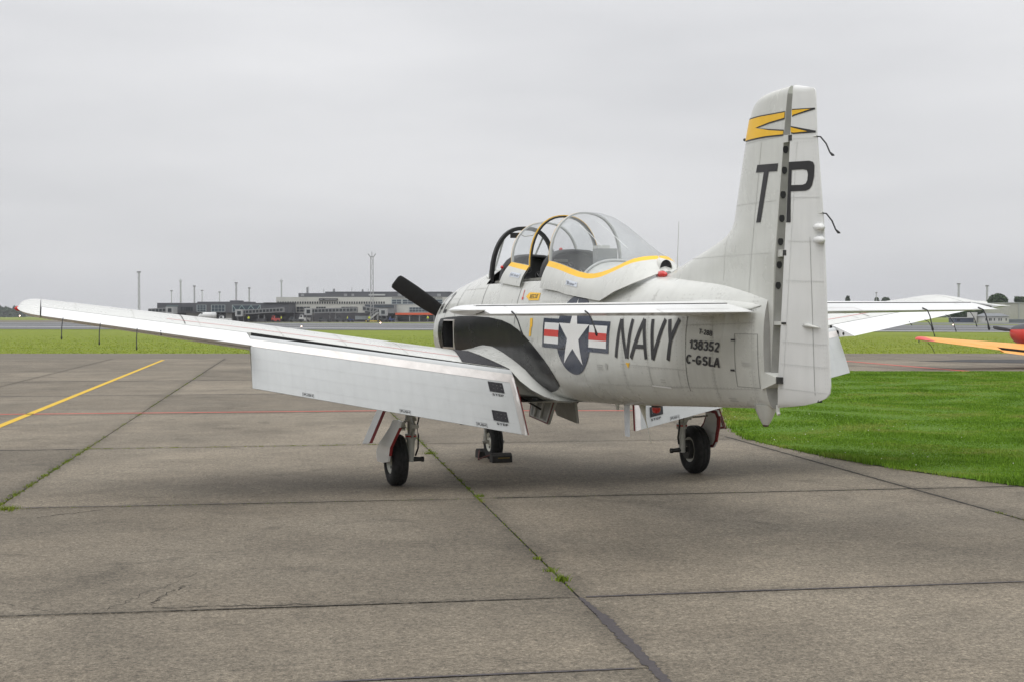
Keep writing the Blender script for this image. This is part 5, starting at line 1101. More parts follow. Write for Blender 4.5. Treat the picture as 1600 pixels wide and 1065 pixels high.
def main_gear(sg):
    g = empty('main_gear', parent=plane); dz = math.sin(R(ROLL))*1.93*sg; a0 = 3.76; Rr = .305
    wheel(g, a0, sg*1.945, Rr+dz-.004, Rr, .19, sg)
    ss = sg*1.765
    t = AB(); t.tube([(a0-.02, ss, 1.45), (a0, ss, .78)], .062, 14); t.tube([(a0, ss, .80), (a0, ss, .77)], .072, 14); t.part('oleo_cylinder', GEARW, g, auto=40)
    t = AB(); t.tube([(a0, ss, .78), (a0, ss, .60)], .040, 14); t.part('oleo_piston', STEEL, g, auto=40)
    t = AB(); t.tube([(a0, ss, .62), (a0, ss, .55)], .066, 14); t.tube([(a0, ss, .56), (a0+.0, ss+sg*.008, .27+dz)], [.050, .042], 14); t.part('lower_leg', GEARW, g, auto=40)
    t = AB(); t.tube([(a0, ss-sg*.15, .295+dz), (a0, ss-sg*.05, .30+dz), (a0, ss+sg*.24, Rr+dz)], [.022, .03, .035], 12); t.tube([(a0, ss-sg*.155, .295+dz), (a0, ss-sg*.125, .295+dz)], .032, 12); t.part('axle', DARKM, g, auto=40)
    t = AB(); t.tube([(a0+.06, ss, .82), (a0+.20, ss, .72)], .018, 8); t.tube([(a0+.20, ss, .72), (a0+.06, ss, .58)], .018, 8); t.box(a0+.17, a0+.23, ss-.04, ss+.04, .70, .74); t.part('torque_link', GEARW, g)
    t = AB(); t.tube([(a0+.05, ss-sg*.06, 1.0), (a0+.09, ss-sg*.085, .85), (a0+.06, ss-sg*.06, .70), (a0+.09, ss-sg*.07, .60), (a0+.05, ss-sg*.075, .45), (a0+.02, ss-sg*.05, .36)], .011, 6); t.part('brake_hose', BLK, g, smooth=True)
    t = AB(); t.tube([(a0, ss+sg*.02, .80), (a0-.02, ss+sg*.14, .70), (a0, ss+sg*.20, .74)], .016, 8); t.box(a0-.06, a0+.02, ss+sg*.10-.03, ss+sg*.10+.03, .66, .76); t.part('door_link', STEEL, g)
    t = AB(); t.tube([(a0+.01, ss, .60), (a0+.01, ss, .585)], .069, 14); t.part('red_band', RMARK, g)
    # brake pack inside the wheel
    t = AB(); t.loft(lathe_s([(-.03, .12), (.03, .12), (.03, .05)], (a0, ss+sg*.09, Rr+dz), 20), True, False); t.part('brake_pack', DARKM, g)
    # leg door hugging the outside of the wheel: bottle-shaped plate, white outside, red-edged grey inside
    sd = 2.10
    prof = [(a_+.12, z_) for a_, z_ in [(4.02, .82), (3.83, .80), (3.79, .73), (3.66, .62), (3.45, .50), (3.33, .40), (3.31, .275), (3.60, .285), (3.90, .325), (3.96, .40), (4.0, .50), (4.10, .62), (4.18, .74), (4.16, .81)]]
    def sdz(a, z): return sd-.07*max(0, (z-.45))/.35-.02*max(0, a-3.9)+.02*math.sin(min(1, max(0, (z-.28)/.5))*math.pi)
    V, F = poly2d([prof]); d = AB(); n = len(V)
    d.add([(p[0], sg*sdz(*p), p[1]) for p in V]+[(p[0], sg*(sdz(*p)-.022), p[1]) for p in V], F+[tuple(i+n for i in reversed(f)) for f in F]+[(i, (i+1) % n, (i+1) % n+n, i+n) for i in range(n)]); leg_door = d.part('leg_door', P_WHITE, g)
    cx, cz = 3.87, .52; V2 = [(cx+(p[0]-cx)*.97, cz+(p[1]-cz)*.97) for p in prof]; V3 = [(cx+(p[0]-cx)*.80, cz+(p[1]-cz)*.84) for p in prof]
    d = AB(); d.add([(p[0], sg*(sdz(*p)-.0255), p[1]) for p in V2+V3], [(i, (i+1) % n, (i+1) % n+n, i+n) for i in range(n)]); d.part('door_red_edge', DRED, leg_door)
    rr = AB(); E = [(p[0]+.002, p[1]) for p in prof[9:13]]; rr.loft([[(p[0], sg*(sdz(*p)-.002), p[1]), (p[0]+.016, sg*(sdz(*p)-.022), p[1]), (p[0]+.01, sg*(sdz(*p)-.035), p[1]), (p[0]-.01, sg*(sdz(*p)-.024), p[1])] for p in E], True, True); rr.part('red_door_rim', DRED, leg_door)
    d = AB(); d.tube([(3.96, sg*(sdz(3.96, .7)-.02), .72), (3.86, sg*1.86, .70)], .014, 6); d.tube([(3.7, sg*(sdz(3.7, .4)-.02), .40), (3.72, sg*1.80, .38)], .012, 6); d.part('door_strut', STEEL, leg_door)
    # wing-hinged outer door, hanging and splayed outwards
    P = [(4.02, 2.05, 1.16), (3.70, 2.05, 1.14), (3.55, 2.305, .50), (3.94, 2.305, .545)]
    d = AB(); q = [(p[0], sg*p[1], p[2]) for p in P]; i = [(p[0], sg*(p[1]-.02), p[2]-.004) for p in P]; d.hexa(q+i); od = d.part('outer_door', P_WHITE, g)
    r = AB(); r.hexa([(P[0][0], sg*(P[0][1]+.001), P[0][2]), (P[0][0]+.03, sg*(P[0][1]-.02), P[0][2]), (P[0][0]+.03, sg*(P[0][1]-.03), P[0][2]), (P[0][0], sg*(P[0][1]-.021), P[0][2]), (P[3][0], sg*(P[3][1]+.001), P[3][2]), (P[3][0]+.03, sg*(P[3][1]-.02), P[3][2]), (P[3][0]+.03, sg*(P[3][1]-.03), P[3][2]), (P[3][0], sg*(P[3][1]-.021), P[3][2])]); r.part('red_door_rim', DRED, od)
    e = AB(); c = [sum(p[k] for p in P)/4 for k in range(3)]; o2 = [(c[0]+(p[0]-c[0])*.97, sg*(c[1]+(p[1]-c[1])*.97-.0235), c[2]+(p[2]-c[2])*.97-.004) for p in P]; i2 = [(c[0]+(p[0]-c[0])*.74, sg*(c[1]+(p[1]-c[1])*.90-.0235), c[2]+(p[2]-c[2])*.90-.004) for p in P]
    e.add(o2+i2, [(k, (k+1) % 4, (k+1) % 4+4, k+4) for k in range(4)]); e.part('door_red_edge', DRED, od)
main_gear(1); main_gear(-1)
def nose_gear():
    g = empty('nose_gear', parent=plane); a0 = 1.46; Rr = .25
    wheel(g, a0, 0, Rr-.003, Rr, .165, 1)
    t = AB(); t.tube([(a0-.05, 0, 1.1), (a0-.02, 0, .62)], .055, 14); t.part('oleo_cylinder', GEARW, g, auto=40)
    t = AB(); t.tube([(a0-.02, 0, .62), (a0-.01, 0, .53)], .038, 14); t.part('oleo_piston', STEEL, g)
    for s in (.115, -.115): t = AB(); t.tube([(a0-.01, 0, .545), (a0-.005, s, .50), (a0, s, Rr)], .028, 10); t.part('fork_arm', GEARW, g, smooth=True)
    t = AB(); t.tube([(a0, -.155, Rr), (a0, .155, Rr)], .026, 12); t.part('axle', STEEL, g)
    for s in (.24, -.24):
        d = AB(); d.hexa([(1.2, s, .60), (1.95, s, .60), (1.95, s+.012, .60), (1.2, s+.012, .60), (1.2, s*.95, 1.08), (1.95, s*.95, 1.08), (1.95, s*.95+.012, 1.08), (1.2, s*.95+.012, 1.08)]); d.part('nose_door', P_WHITE, g)
nose_gear()
# inner wheel-well doors hang from the belly on either side of the keel
def inner_door(sg):
    d = empty('well_door', parent=plane); st, sb = .13, .20
    P = [(3.42, st, 1.01), (4.30, st, 1.03), (4.20, sb, .705), (3.52, sb, .755)]
    o = [(p[0], sg*p[1], p[2]) for p in P]; i = [(p[0], sg*(p[1]-.03), p[2]) for p in P]
    b = AB(); b.hexa([*o, *i]); pan = b.part('door_panel', mat('door_grey', (.34, .34, .32), .5, noise=(8, .1)), d)
    c = [sum(p[k] for p in P)/4 for k in range(3)]
    def ring(f0, f1, m, nm, off):
        A = [(c[0]+(p[0]-c[0])*f0, sg*(c[1]+(p[1]-c[1])*f0+off), c[2]+(p[2]-c[2])*f0) for p in P]; B = [(c[0]+(p[0]-c[0])*f1, sg*(c[1]+(p[1]-c[1])*f1+off), c[2]+(p[2]-c[2])*f1) for p in P]
        e = AB(); e.add(A+B, [(k, (k+1) % 4, (k+1) % 4+4, k+4) for k in range(4)]); e.part(nm, m, pan)
    ring(.97, .90, DRED, 'red_edge', .003); ring(.88, .76, GEARW, 'door_frame', .006)
    for x in (3.70, 3.92):
        e = AB(); e.hexa([(x, sg*(st+.012), .99), (x+.05, sg*(st+.012), .99), (x+.05, sg*(st+.03), .99), (x, sg*(st+.03), .99), (x, sg*(sb+.0), .77), (x+.05, sg*(sb+.0), .765), (x+.05, sg*(sb+.02), .765), (x, sg*(sb+.02), .77)])
        e.part('door_rib', GEARW, pan)
    e = AB(); e.tube([(3.95, sg*(.18), .86), (3.80, sg*.52, 1.08)], .012, 6); e.part('door_rod', DARKM, d)
inner_door(1); inner_door(-1)
# --- belly and spine fittings
def fittings():
    b = AB(); b.loft([[(6.03, .012, 1.06), (6.10, .012, 1.06), (6.16, 0, 1.06), (6.10, -.012, 1.06), (6.03, -.012, 1.06), (6.0, 0, 1.06)], [(6.05, .010, .72), (6.11, .010, .72), (6.155, 0, .72), (6.11, -.010, .72), (6.05, -.010, .72), (6.03, 0, .72)]], True, True); b.part('blade_antenna', mat('antenna_white', (.62, .65, .68), .4), fuselage)
    b = AB(); b.loft([[(5.78, .012, 1.05), (5.86, .012, 1.05), (5.86, -.012, 1.05), (5.78, -.012, 1.05)], [(5.82, .008, .98), (5.85, .008, .98), (5.85, -.008, .98), (5.82, -.008, .98)]], True, True); b.part('small_antenna', P_GREY, fuselage)
    b = AB(); b.tube([(6.52, .02, 1.09), (6.56, .02, 1.0), (6.60, .02, .93), (6.66, .02, .84), (6.74, .02, .70)], [.04, .022, .008, .005, .003], 8); b.part('whip_antenna', mat('whip_cream', (.55, .53, .45), .5), fuselage, smooth=True)
    b = AB(); b.tube([(6.82, 0, 1.11), (6.82, 0, 1.06), (6.82, 0, 1.025), (6.82, 0, 1.012)], [.045, .045, .036, .01], 14); b.part('belly_beacon', REDL, fuselage, smooth=True)
    b = AB(); b.tube([(6.82, 0, 1.12), (6.82, 0, 1.075)], .05, 14); b.part('beacon_base', DARKM, fuselage)
    b = AB(); b.loft([[(9.02+q*1.35*math.cos(k*math.pi/8)+.0, q*.7*math.sin(k*math.pi/8), z) for k in range(16)] for q, z in ((.118, 1.24), (.10, 1.20), (.066, 1.13), (.034, 1.075), (.024, 1.062))], True, True); b.part('tail_bumper', P_GREY, fuselage, auto=50)
    b = AB(); b.loft([[(9.02+q*1.3*math.cos(k*math.pi/6), q*.7*math.sin(k*math.pi/6), z) for k in range(12)] for q, z in ((.031, 1.07), (.026, 1.056), (.008, 1.052))], True, True); b.part('bumper_shoe', mat('rust', (.07, .04, .03), .7), fuselage)
    b = AB(); b.tube([(9.22, .0, 1.25), (9.225, .0, 1.19), (9.24, 0, 1.17)], .016, 8); b.part('drain_pipe', P_GREY, fuselage)
    b = AB(); b.tube([(7.31, 0, 2.34), (7.32, 0, 2.47), (7.33, 0, 2.60), (7.36, 0, 2.90)], [.012, .006, .004, .003], 6); b.part('whip_mast', mat('mast_grey', (.5, .5, .48), .5), fuselage)
fittings()
# --- chocks at the nose wheel
def chocks():
    c = empty('wheel_chock', (0, 0, 0)); w = plane.matrix_world
    M = Matrix.Translation((0.589, 16.03, 0)) @ Matrix.Rotation(R(90+18.711), 4, 'Z')
    def W(a, s, z): return tuple(M @ Vector(L(a, s, z)))
    c.location = W(1.46, 0, 0); base = Vector(c.location)
    rb = mat('chock_rubber', (.022, .020, .018), .8, noise=(14, .3))
    for a, nm in ((1.79, 'chock_block'), (1.13, 'chock_block')):
        b = MB(); pr = [(-.075, 0), (.075, 0), (.065, .09), (.025, .125), (-.025, .125), (-.065, .09)]
        b.loft([[tuple(Vector(W(a+p, s, z+.001))-base) for p, z in pr] for s in (-.14, .14)], True, True); b.build(nm, rb, c, auto=40)
    b = MB(); b.tube([tuple(Vector(W(1.79, .10, .12))-base), tuple(Vector(W(1.46, .22, .012))-base), tuple(Vector(W(1.13, .10, .115))-base)], .010, 6); b.build('chock_rope', mat('rope_red', (.07, .02, .015), .8), c)
    b = MB(); b.add([tuple(Vector(W(1.876, s, z))-base) for s, z in ((-.10, .058), (.07, .058), (.07, .070), (-.10, .070))], [(0, 1, 2, 3)]); b.build('chock_stripe', mat('worn_yellow', (.20, .14, .02), .8), c)
    tag(c, 'pair of black rubber wheel chocks roped around the nose wheel', 'wheel chocks')
chocks()

# ------------------------------------------------------------------ second aircraft, parked beyond the lawn
def second_plane():
    HD = 15.0; o = empty('yellow_aircraft', (20.75, 50.9, 0), (0, 0, R(90+HD)))
    tag(o, 'yellow light aircraft with red nose and red wing tip parked beyond the lawn', 'aircraft')
    OR = mat('orange_yellow_paint', (.80, .33, .03), .4, noise=(2, .06)); RD = mat('bright_red_paint', (.62, .045, .03), .35); AG = mat('antiglare_grey', (.06, .062, .07), .6)
    # x forward, y port; wing root chord 1.9, tip 1.1
    def sec(s, x0=0.0, x1=1.0, n=10):
        c = 1.95-.137*s; le = .85-.062*s; z = .76+.068*s; out = []
        xs = [x0+(x1-x0)*(k/n)**1.5 for k in range(n+1)] if x0 < .01 else [x0+(x1-x0)*k/n for k in range(n+1)]
        h = lambda x: 5*.13*c*(.2969*math.sqrt(x)-.126*x-.3516*x*x+.2843*x**3-.1036*x**4)
        return [(le-c*x, s, z+h(x)*1.1-(.43-.055*s)*x) for x in reversed(xs)]+[(le-c*x, s, z-h(x)*.7-(.43-.055*s)*x) for x in xs[1:]]
    for sg in (1, -1):
        S = lambda P: [(p[0], sg*p[1], p[2]) for p in P]
        w = MB(); w.loft([S(sec(s, 0, .76)) for s in (.3, 1, 2.2, 3.6, 5.65)], True, True); wing = w.build('wing', OR, o, auto=40)
        w = MB(); w.loft([S(sec(s, .775, 1.0, 5)) for s in (3.0, 3.9, 5.65)], True, True); w.build('aileron', OR, wing, auto=40)
        f = [[(p[0]-.02-.02*k, p[1], p[2]-.075) for p in S(sec(s, .80, 1.0, 5))] for k, s in enumerate((.5, 1.6, 2.95))]; w = MB(); w.loft(f, True, True); w.build('flap', OR, wing, auto=40)
        c = MB(); c.add([S([(p[0]-.003, p[1], p[2]) for p in (sec(s, 0, .76)[0], sec(s, 0, .76)[-1])])[k] for s in (.4, 2.97) for k in (0, 1)], [(0, 1, 3, 2)]); c.build('flap_gap_shade', BLK, wing)  # black quad, painted shade between wing and flap
        r = []
        for k in range(6):
            t = k/5; s = 5.65+.28*math.sin(t*math.pi/2); q = max(.05, math.cos(t*math.pi/2)); P = sec(s); xm = (P[0][0]+P[len(P)//2][0])/2; zm = P[0][2]+.02
            r.append(S([(xm+(p[0]-xm)*(.5+.5*q), p[1], zm+(p[2]-zm)*q) for p in P]))
        w = MB(); w.loft(r, True, True); w.build('wing_tip', RD, wing, auto=40)
        w = MB(); w.tube([(.05, sg*5.90, 1.09), (-.02, sg*5.95, 1.03), (-.05, sg*5.96, .96)], [.02, .022, .008], 8); w.build('navigation_light', DARKM, wing)
        w = MB(); w.tube([(-.35, sg*5.80, 1.0), (-.45, sg*5.72, .88), (-.5, sg*5.6, .62)], .012, 6); w.build('static_wick', BLK, wing)
        w = MB(); w.tube([(.3, sg*.62, .75), (.3, sg*.66, .25)], .05, 10); w.build('gear_leg', STEEL, o); w = MB()
        w.loft([[(.3+q*math.cos(2*math.pi*k/20), sg*.66+d, .25+q*math.sin(2*math.pi*k/20)) for k in range(20)] for d, q in ((-.07, .1), (-.07, .22), (0, .25), (.07, .22), (.07, .1))], True, True); w.build('wheel', RUB, o, smooth=True)
    def ring(x, w, zt, zb, n=24): return [(x, w*math.cos(2*math.pi*k/n), (zt+zb)/2+(zt-zb)/2*math.sin(2*math.pi*k/n)) for k in range(n)]
    b = MB(); b.loft([ring(*r) for r in ((1.75, .42, 1.60, .78), (1.0, .46, 1.68, .72), (-.5, .47, 1.72, .68), (-2, .36, 1.55, .78), (-4.2, .12, 1.30, .98))], True, True); fus2 = b.build('fuselage', OR, o, smooth=True)
    b = MB(); b.loft([ring(*r) for r in ((2.55, .20, 1.46, 1.06), (2.50, .32, 1.56, .98), (2.3, .39, 1.61, .86), (1.75, .45, 1.66, .74), (1.1, .48, 1.71, .69))], True, True); cw = b.build('cowling', RD, o, smooth=True)
    b = MB(); r = []
    for x, w_, zt, zb in ((2.50, .32, 1.56, .98), (2.3, .39, 1.61, .86), (1.75, .455, 1.665, .735), (1.0, .485, 1.715, .685)): r.append([(x, w_*1.012*math.cos(a), (zt+zb)/2+(zt-zb)/2*1.012*math.sin(a)) for a in [R(30)+R(120)*k/10 for k in range(11)]])
    b.loft(r, False, False); b.build('antiglare_panel', AG, cw, smooth=True)
    b = MB(); b.loft([ring(*q) for q in ((2.52, .17, 1.43, 1.09), (2.66, .14, 1.40, 1.12), (2.78, .03, 1.29, 1.23))], True, True); b.build('spinner', RD, o, smooth=True)
    for a in (8, 188):
        t = R(a); u = Vector((0, math.cos(t), math.sin(t))); v = Vector((.5, -math.sin(t)*.86, math.cos(t)*.86)); b = MB()
        b.loft([[tuple(Vector((2.62, 0, 1.36))+u*d+v*c*math.cos(k*math.pi/5)+Vector((h, 0, 0))*math.sin(k*math.pi/5)) for k in range(10)] for d, c, h in ((.1, .04, .03), (.45, .085, .02), (.8, .085, .012), (.98, .06, .008), (1.0, .02, .004))], True, True); b.build('propeller_blade', BLK, o, smooth=True)
    b = MB(); b.loft([[(x, s, z) for s, z in ((w_, zb), (w_*.9, zb+.25*h), (w_*.45, zb+h), (-w_*.45, zb+h), (-w_*.9, zb+.25*h), (-w_, zb))] for x, w_, zb, h in ((1.0, .40, 1.60, .04), (.6, .42, 1.62, .5), (-.6, .42, 1.64, .55), (-1.5, .3, 1.58, .08))], False, False); b.build('canopy_glass', GLASS, fus2, smooth=True)
    b = MB(); b.hexa([(-3.3, .04, 1.2), (-4.3, .03, 1.2), (-4.3, -.03, 1.2), (-3.3, -.04, 1.2), (-3.9, .03, 2.3), (-4.4, .02, 2.3), (-4.4, -.02, 2.3), (-3.9, -.03, 2.3)]); b.build('fin', OR, o)
    b = MB(); b.hexa([(-3.5, 1.6, 1.25), (-4.2, 1.6, 1.25), (-4.2, -1.6, 1.25), (-3.5, -1.6, 1.25), (-3.5, 1.6, 1.30), (-4.2, 1.6, 1.28), (-4.2, -1.6, 1.28), (-3.5, -1.6, 1.30)]); b.build('tailplane', OR, o)
    w = MB(); w.tube([(-4.2, 0, .98), (-4.3, 0, .12)], .04, 8); w.build('tail_leg', STEEL, o); w = MB(); w.loft([[(-4.32+q*math.cos(2*math.pi*k/14), d, .12+q*math.sin(2*math.pi*k/14)) for k in range(14)] for d, q in ((-.04, .06), (0, .12), (.04, .06))], True, True); w.build('tail_wheel', RUB, o)
second_plane()

# ------------------------------------------------------------------ far side of the field: terminal, masts, trees, houses
KT = 390/2090.7            # metres per unit of the survey grid at the terminal front
def tx(px): return (px-800)*KT
def tz(py): return 2.0+(492-py)*KT
CON_L = mat('pale_concrete_panels', (.50, .50, .46), .8, noise=(.3, .08)); CON_D = mat('dark_cladding', (.075, .078, .088), .6, noise=(.4, .08)); CON_M = mat('grey_metal_cladding', (.19, .195, .20), .55, noise=(.4, .06))
WIN_B = pane_mat('window_blue_grey', (.055, .075, .095)); WIN_D = pane_mat('window_dark', (.03, .036, .042)); WFR = mat('window_frame_pale', (.38, .42, .42), .5)
BR_G = mat('bridge_grey', (.22, .225, .23), .6, noise=(.8, .08)); BR_W = mat('bridge_pale', (.36, .37, .37), .6); ORC = mat('orange_fascia', (.66, .10, .03), .5); DKM = mat('far_dark_metal', (.05, .05, .055), .6)
def fbox(name, m, par, x0, y0, x1, y1, Y0, Y1):
    """box given by survey-grid rectangle (left, top, right, bottom) between depths Y0..Y1"""
    b = MB(); b.box(tx(x0), tx(x1), Y0, Y1, tz(y1), tz(y0)); return b.build(name, m, par)
def fwin(par, x0, y0, x1, y1, Y, nx, ny, m=None, fm=None, ft=.10):
    """glazed opening: pane set back in a real frame with bars"""
    X0, X1, Z0, Z1 = tx(x0), tx(x1), tz(y1), tz(y0); b = MB(); b.box(X0, X1, Y-.06, Y-.02, Z0, Z1); w = b.build('window', m or WIN_B, par)
    fr = MB(); fr.box(X0-ft/2, X0+ft, Y-.14, Y-.055, Z0, Z1); fr.box(X1-ft, X1+ft/2, Y-.14, Y-.055, Z0, Z1); fr.box(X0+ft, X1-ft, Y-.14, Y-.055, Z1-ft, Z1); fr.box(X0+ft, X1-ft, Y-.14, Y-.055, Z0, Z0+ft)
    for k in range(1, nx): x = X0+(X1-X0)*k/nx; fr.box(x-ft*.35, x+ft*.35, Y-.13, Y-.055, Z0+ft, Z1-ft)
    for k in range(1, ny): z = Z0+(Z1-Z0)*k/ny; fr.box(X0+ft, X1-ft, Y-.125, Y-.055, z-ft*.35, z+ft*.35)
    fr.build('frame', fm or WFR, w); return w
def terminal():
    t = empty('terminal_building', (tx(570), 395, 0)); tag(t, 'long pale concrete airport terminal with dark roof storey and orange fascia', 'building')
    def B(*a): o = fbox(*a); o.location = (-t.location.x, -t.location.y, 0); o.parent = t; return o
    def Wn(par, *a, **k): return fwin(par, *a, **k)
    wall = B('wall', CON_L, t, 426, 464, 702, 504, 396, 430)
    roof = B('roof_storey', CON_D, t, 458, 457.5, 702, 464.2, 400, 428); B('roof_storey', CON_D, t, 500, 455, 702, 457.6, 401, 427)
    for x0, x1 in ((462, 467), (531, 536), (543, 547), (617, 623), (680, 686)): fbox('louvre', BR_G, roof, x0, 458.5, x1, 462.5, 399.7, 400.1)
    fbox('roof_dome', BR_W, roof, 571, 459, 597, 461.5, 399, 399.9)
    fbox('sign_board', DKM, wall, 494, 466, 524, 469.5, 395.6, 396.1)
    for x0, x1 in ((496, 500), (503, 511), (512, 522)): fbox('sign_lettering', BR_W, wall, x0, 467.4, x1, 468.2, 395.5, 395.6)
    k = 428.0
    while k < 597: fwin(wall, k, 471, k+2.7, 475, 396, 1, 1, WIN_D, CON_L, .04); k += 3.9
    for x0, x1 in ((609, 625), (626, 652), (653, 690)): fwin(wall, x0, 467.5, x1, 475.5, 396, 3 if x1-x0 > 20 else 2, 2, WIN_B, WFR, .14)
    fwin(wall, 637, 480, 672, 488, 396, 7, 2, WIN_B, WFR, .10); fwin(wall, 609, 464.6, 690, 466.4, 396, 8, 1, WIN_D, CON_L, .06)
    for x0, x1 in ((458, 480), (489, 505), (529, 555)): fwin(wall, x0, 479, x1, 488, 396, 4, 2, WIN_D, CON_L, .08)
    gd = fbox('dark_ground_floor', DKM, wall, 440, 489, 612, 503.4, 395.2, 396.05)
    fc = fbox('orange_fascia', ORC, wall, 618, 489, 700, 492.4, 389, 389.4); fbox('canopy_roof', CON_M, wall, 618, 489.6, 700, 491, 389.4, 396.05)
    for x in (619, 640, 655, 668, 678, 690): fbox('canopy_post', BR_W, fc, x, 492.4, x+.9, 502.6, 389.1, 389.3)
    fwin(wall, 620, 493.5, 700, 502.4, 395.4, 10, 1, WIN_D, DKM, .08)
    ex = fbox('glazed_block', CON_M, wall, 571, 475.5, 617, 490, 388, 395.9); fwin(ex, 572, 477, 616, 481, 388, 9, 1, WIN_B, DKM, .06); fwin(ex, 572, 482.5, 600, 489, 388, 6, 1, WIN_D, DKM, .06)
    fwin(wall, 552, 494, 572, 499.5, 395, 8, 1, mat('pale_grey_glass', (.30, .33, .34), .2), WFR, .06)  # panes of a paler grey than the other windows
    for x, y in ((466, 446), (491, 449), (506, 451), (537, 447), (556, 452), (564, 449), (627, 441)):
        a = MB(); xx = tx(x); a.box(xx-.06, xx+.06, 410, 410.12, tz(458), tz(y)); 
        a.build('roof_aerial', BR_G, roof)
    a = MB(); a.box(tx(464.2), tx(466.4), 408, 408.4, tz(458), tz(447)); a.build('vent_stack', CON_M, roof); a = MB(); a.box(tx(508), tx(510.4), 408, 408.5, tz(456), tz(449.5)); a.build('vent_stack', CON_M, roof); a = MB(); a.box(tx(554.5), tx(557), 408, 408.4, tz(456), tz(450.5)); a.build('vent_stack', CON_M, roof)
    for c in list(t.children):
        pass
    return t
terminal()
def pier():
    t = empty('pier_building', (tx(350), 384, 0)); tag(t, 'low dark clad airport pier raised on concrete piers with tall windows', 'building')
    def B(*a): o = fbox(*a); o.location = (-t.location.x, -t.location.y, 0); o.parent = t; return o
    wall = B('wall', CON_D, t, 257, 474, 458, 489, 382, 395); B('roof_unit', CON_D, t, 316, 472, 398, 474.1, 384, 392); B('roof_unit', CON_D, t, 365, 470, 380, 472.05, 385, 391)
    B('roof_slab', mat('roof_edge_dark', (.05, .052, .06), .6), t, 420, 473.3, 460, 474.2, 381.6, 395)
    fwin(wall, 293, 480, 312, 487, 382, 5, 1, WIN_D, CON_D, .05); fwin(wall, 318, 477, 332, 487.5, 382, 3, 3, WIN_B, WFR, .10); fwin(wall, 340, 477, 361, 487.5, 382, 4, 2, WIN_B, WFR, .10); lat = fwin(wall, 372, 477, 415, 488, 382, 1, 1, WIN_B, WFR, .10)
    for k in range(6):
        b = MB(); x0 = tx(373+7*k); x1 = tx(373+7*k+6.5); z0, z1 = (tz(487), tz(478)) if k % 2 else (tz(478), tz(487)); b.tube([(x0, 381.8, z0), (x1, 381.8, z1)], .09, 5); b.build('lattice_brace', mat('lattice_green', (.22, .33, .32), .5), lat)
    fwin(wall, 271, 477, 290, 479.5, 382, 6, 1, mat('window_green_grey', (.16, .21, .22), .2), DKM, .05)
    for x0, x1 in ((300, 346), (361, 370)): B('pier_wall', mat('pier_concrete', (.30, .30, .285), .8, noise=(.5, .1)), t, x0, 489.05, x1, 503.5, 383, 390)
    B('undercroft', DKM, t, 257, 489.05, 458, 503.5, 391, 394)
    fwin(t, 349, 491, 360, 497, 383, 3, 2, WIN_D, DKM, .06).location = (-t.location.x, -t.location.y, 0)
pier()
def jet_bridge(x0, x1, xc, y0, y1, lab, Yb=376):
    """tunnel from x0 to x1, cab at xc"""
    g = empty('jet_bridge', (tx(xc), Yb, 0)); tag(g, lab, 'jet bridge', 'jet bridges along the terminal')
    def off(o): o.location = (-g.location.x, -g.location.y, 0); o.parent = g; return o
    lo, hi = sorted((x0, x1)); b = MB()
    sl = (y1-y0); far = x1 if xc in (x0,) else x0
    za, zb_ = (tz(y0), tz(y1)) if x0 == xc else (tz(y1), tz(y0))
    P = [(tx(x0), Yb, tz(y0+7)), (tx(x1), Yb, tz(y1+7)), (tx(x1), Yb+3, tz(y1+7)), (tx(x0), Yb+3, tz(y0+7)), (tx(x0), Yb, tz(y0)), (tx(x1), Yb, tz(y1)), (tx(x1), Yb+3, tz(y1)), (tx(x0), Yb+3, tz(y0))]
    b.hexa(P); off(b.build('tunnel', BR_G, g))
    n = int(abs(x1-x0)/5)
    for k in range(n):
        u0, u1 = (k+.12)/n, (k+.88)/n; w = MB(); X0, X1 = tx(x0)+(tx(x1)-tx(x0))*u0, tx(x0)+(tx(x1)-tx(x0))*u1; Z0, Z1 = tz(y0)+(tz(y1)-tz(y0))*u0, tz(y0)+(tz(y1)-tz(y0))*u1; h = KT*1.5; H = KT*5.4
        w.hexa([(X0, Yb-.05, Z0-H), (X1, Yb-.05, Z1-H), (X1, Yb+.02, Z1-H), (X0, Yb+.02, Z0-H), (X0, Yb-.05, Z0-h), (X1, Yb-.05, Z1-h), (X1, Yb+.02, Z1-h), (X0, Yb+.02, Z0-h)]); off(w.build('tunnel_window', WIN_D, g))
    c = MB(); c.box(tx(xc-5.5), tx(xc+5.5), Yb-1.5, Yb+3.5, tz(y0+9.5), tz(y0-1)); cab = off(c.build('cab', BR_W, g)); c = MB(); c.box(tx(xc-2.2), tx(xc+3.2), Yb-1.58, Yb-1.52, tz(y0+7), tz(y0+1.5)); c.build('cab_window', WIN_D, cab)
    for x in (xc, (x0+x1)/2):
        for d in (-.8, .8): l = MB(); l.box(tx(x)+d-.16, tx(x)+d+.16, Yb+1, Yb+1.4, 0, tz(y0+7)); off(l.build('leg', BR_G, g))
    l = MB(); l.box(tx((x0+x1)/2)-1.3, tx((x0+x1)/2)+1.3, Yb+.4, Yb+2, 0, .9); off(l.build('bogie', DKM, g))
jet_bridge(388, 455, 390, 485, 481, 'long grey jet bridge in front of the lattice window of the dark pier')
jet_bridge(492, 566, 494, 483, 481, 'grey jet bridge with pale cab in front of the pale terminal wall')
jet_bridge(608, 575, 606, 484, 479, 'short grey jet bridge beside the orange fascia'); jet_bridge(284, 252, 286, 481, 483, 'grey jet bridge at the outer end of the dark pier')
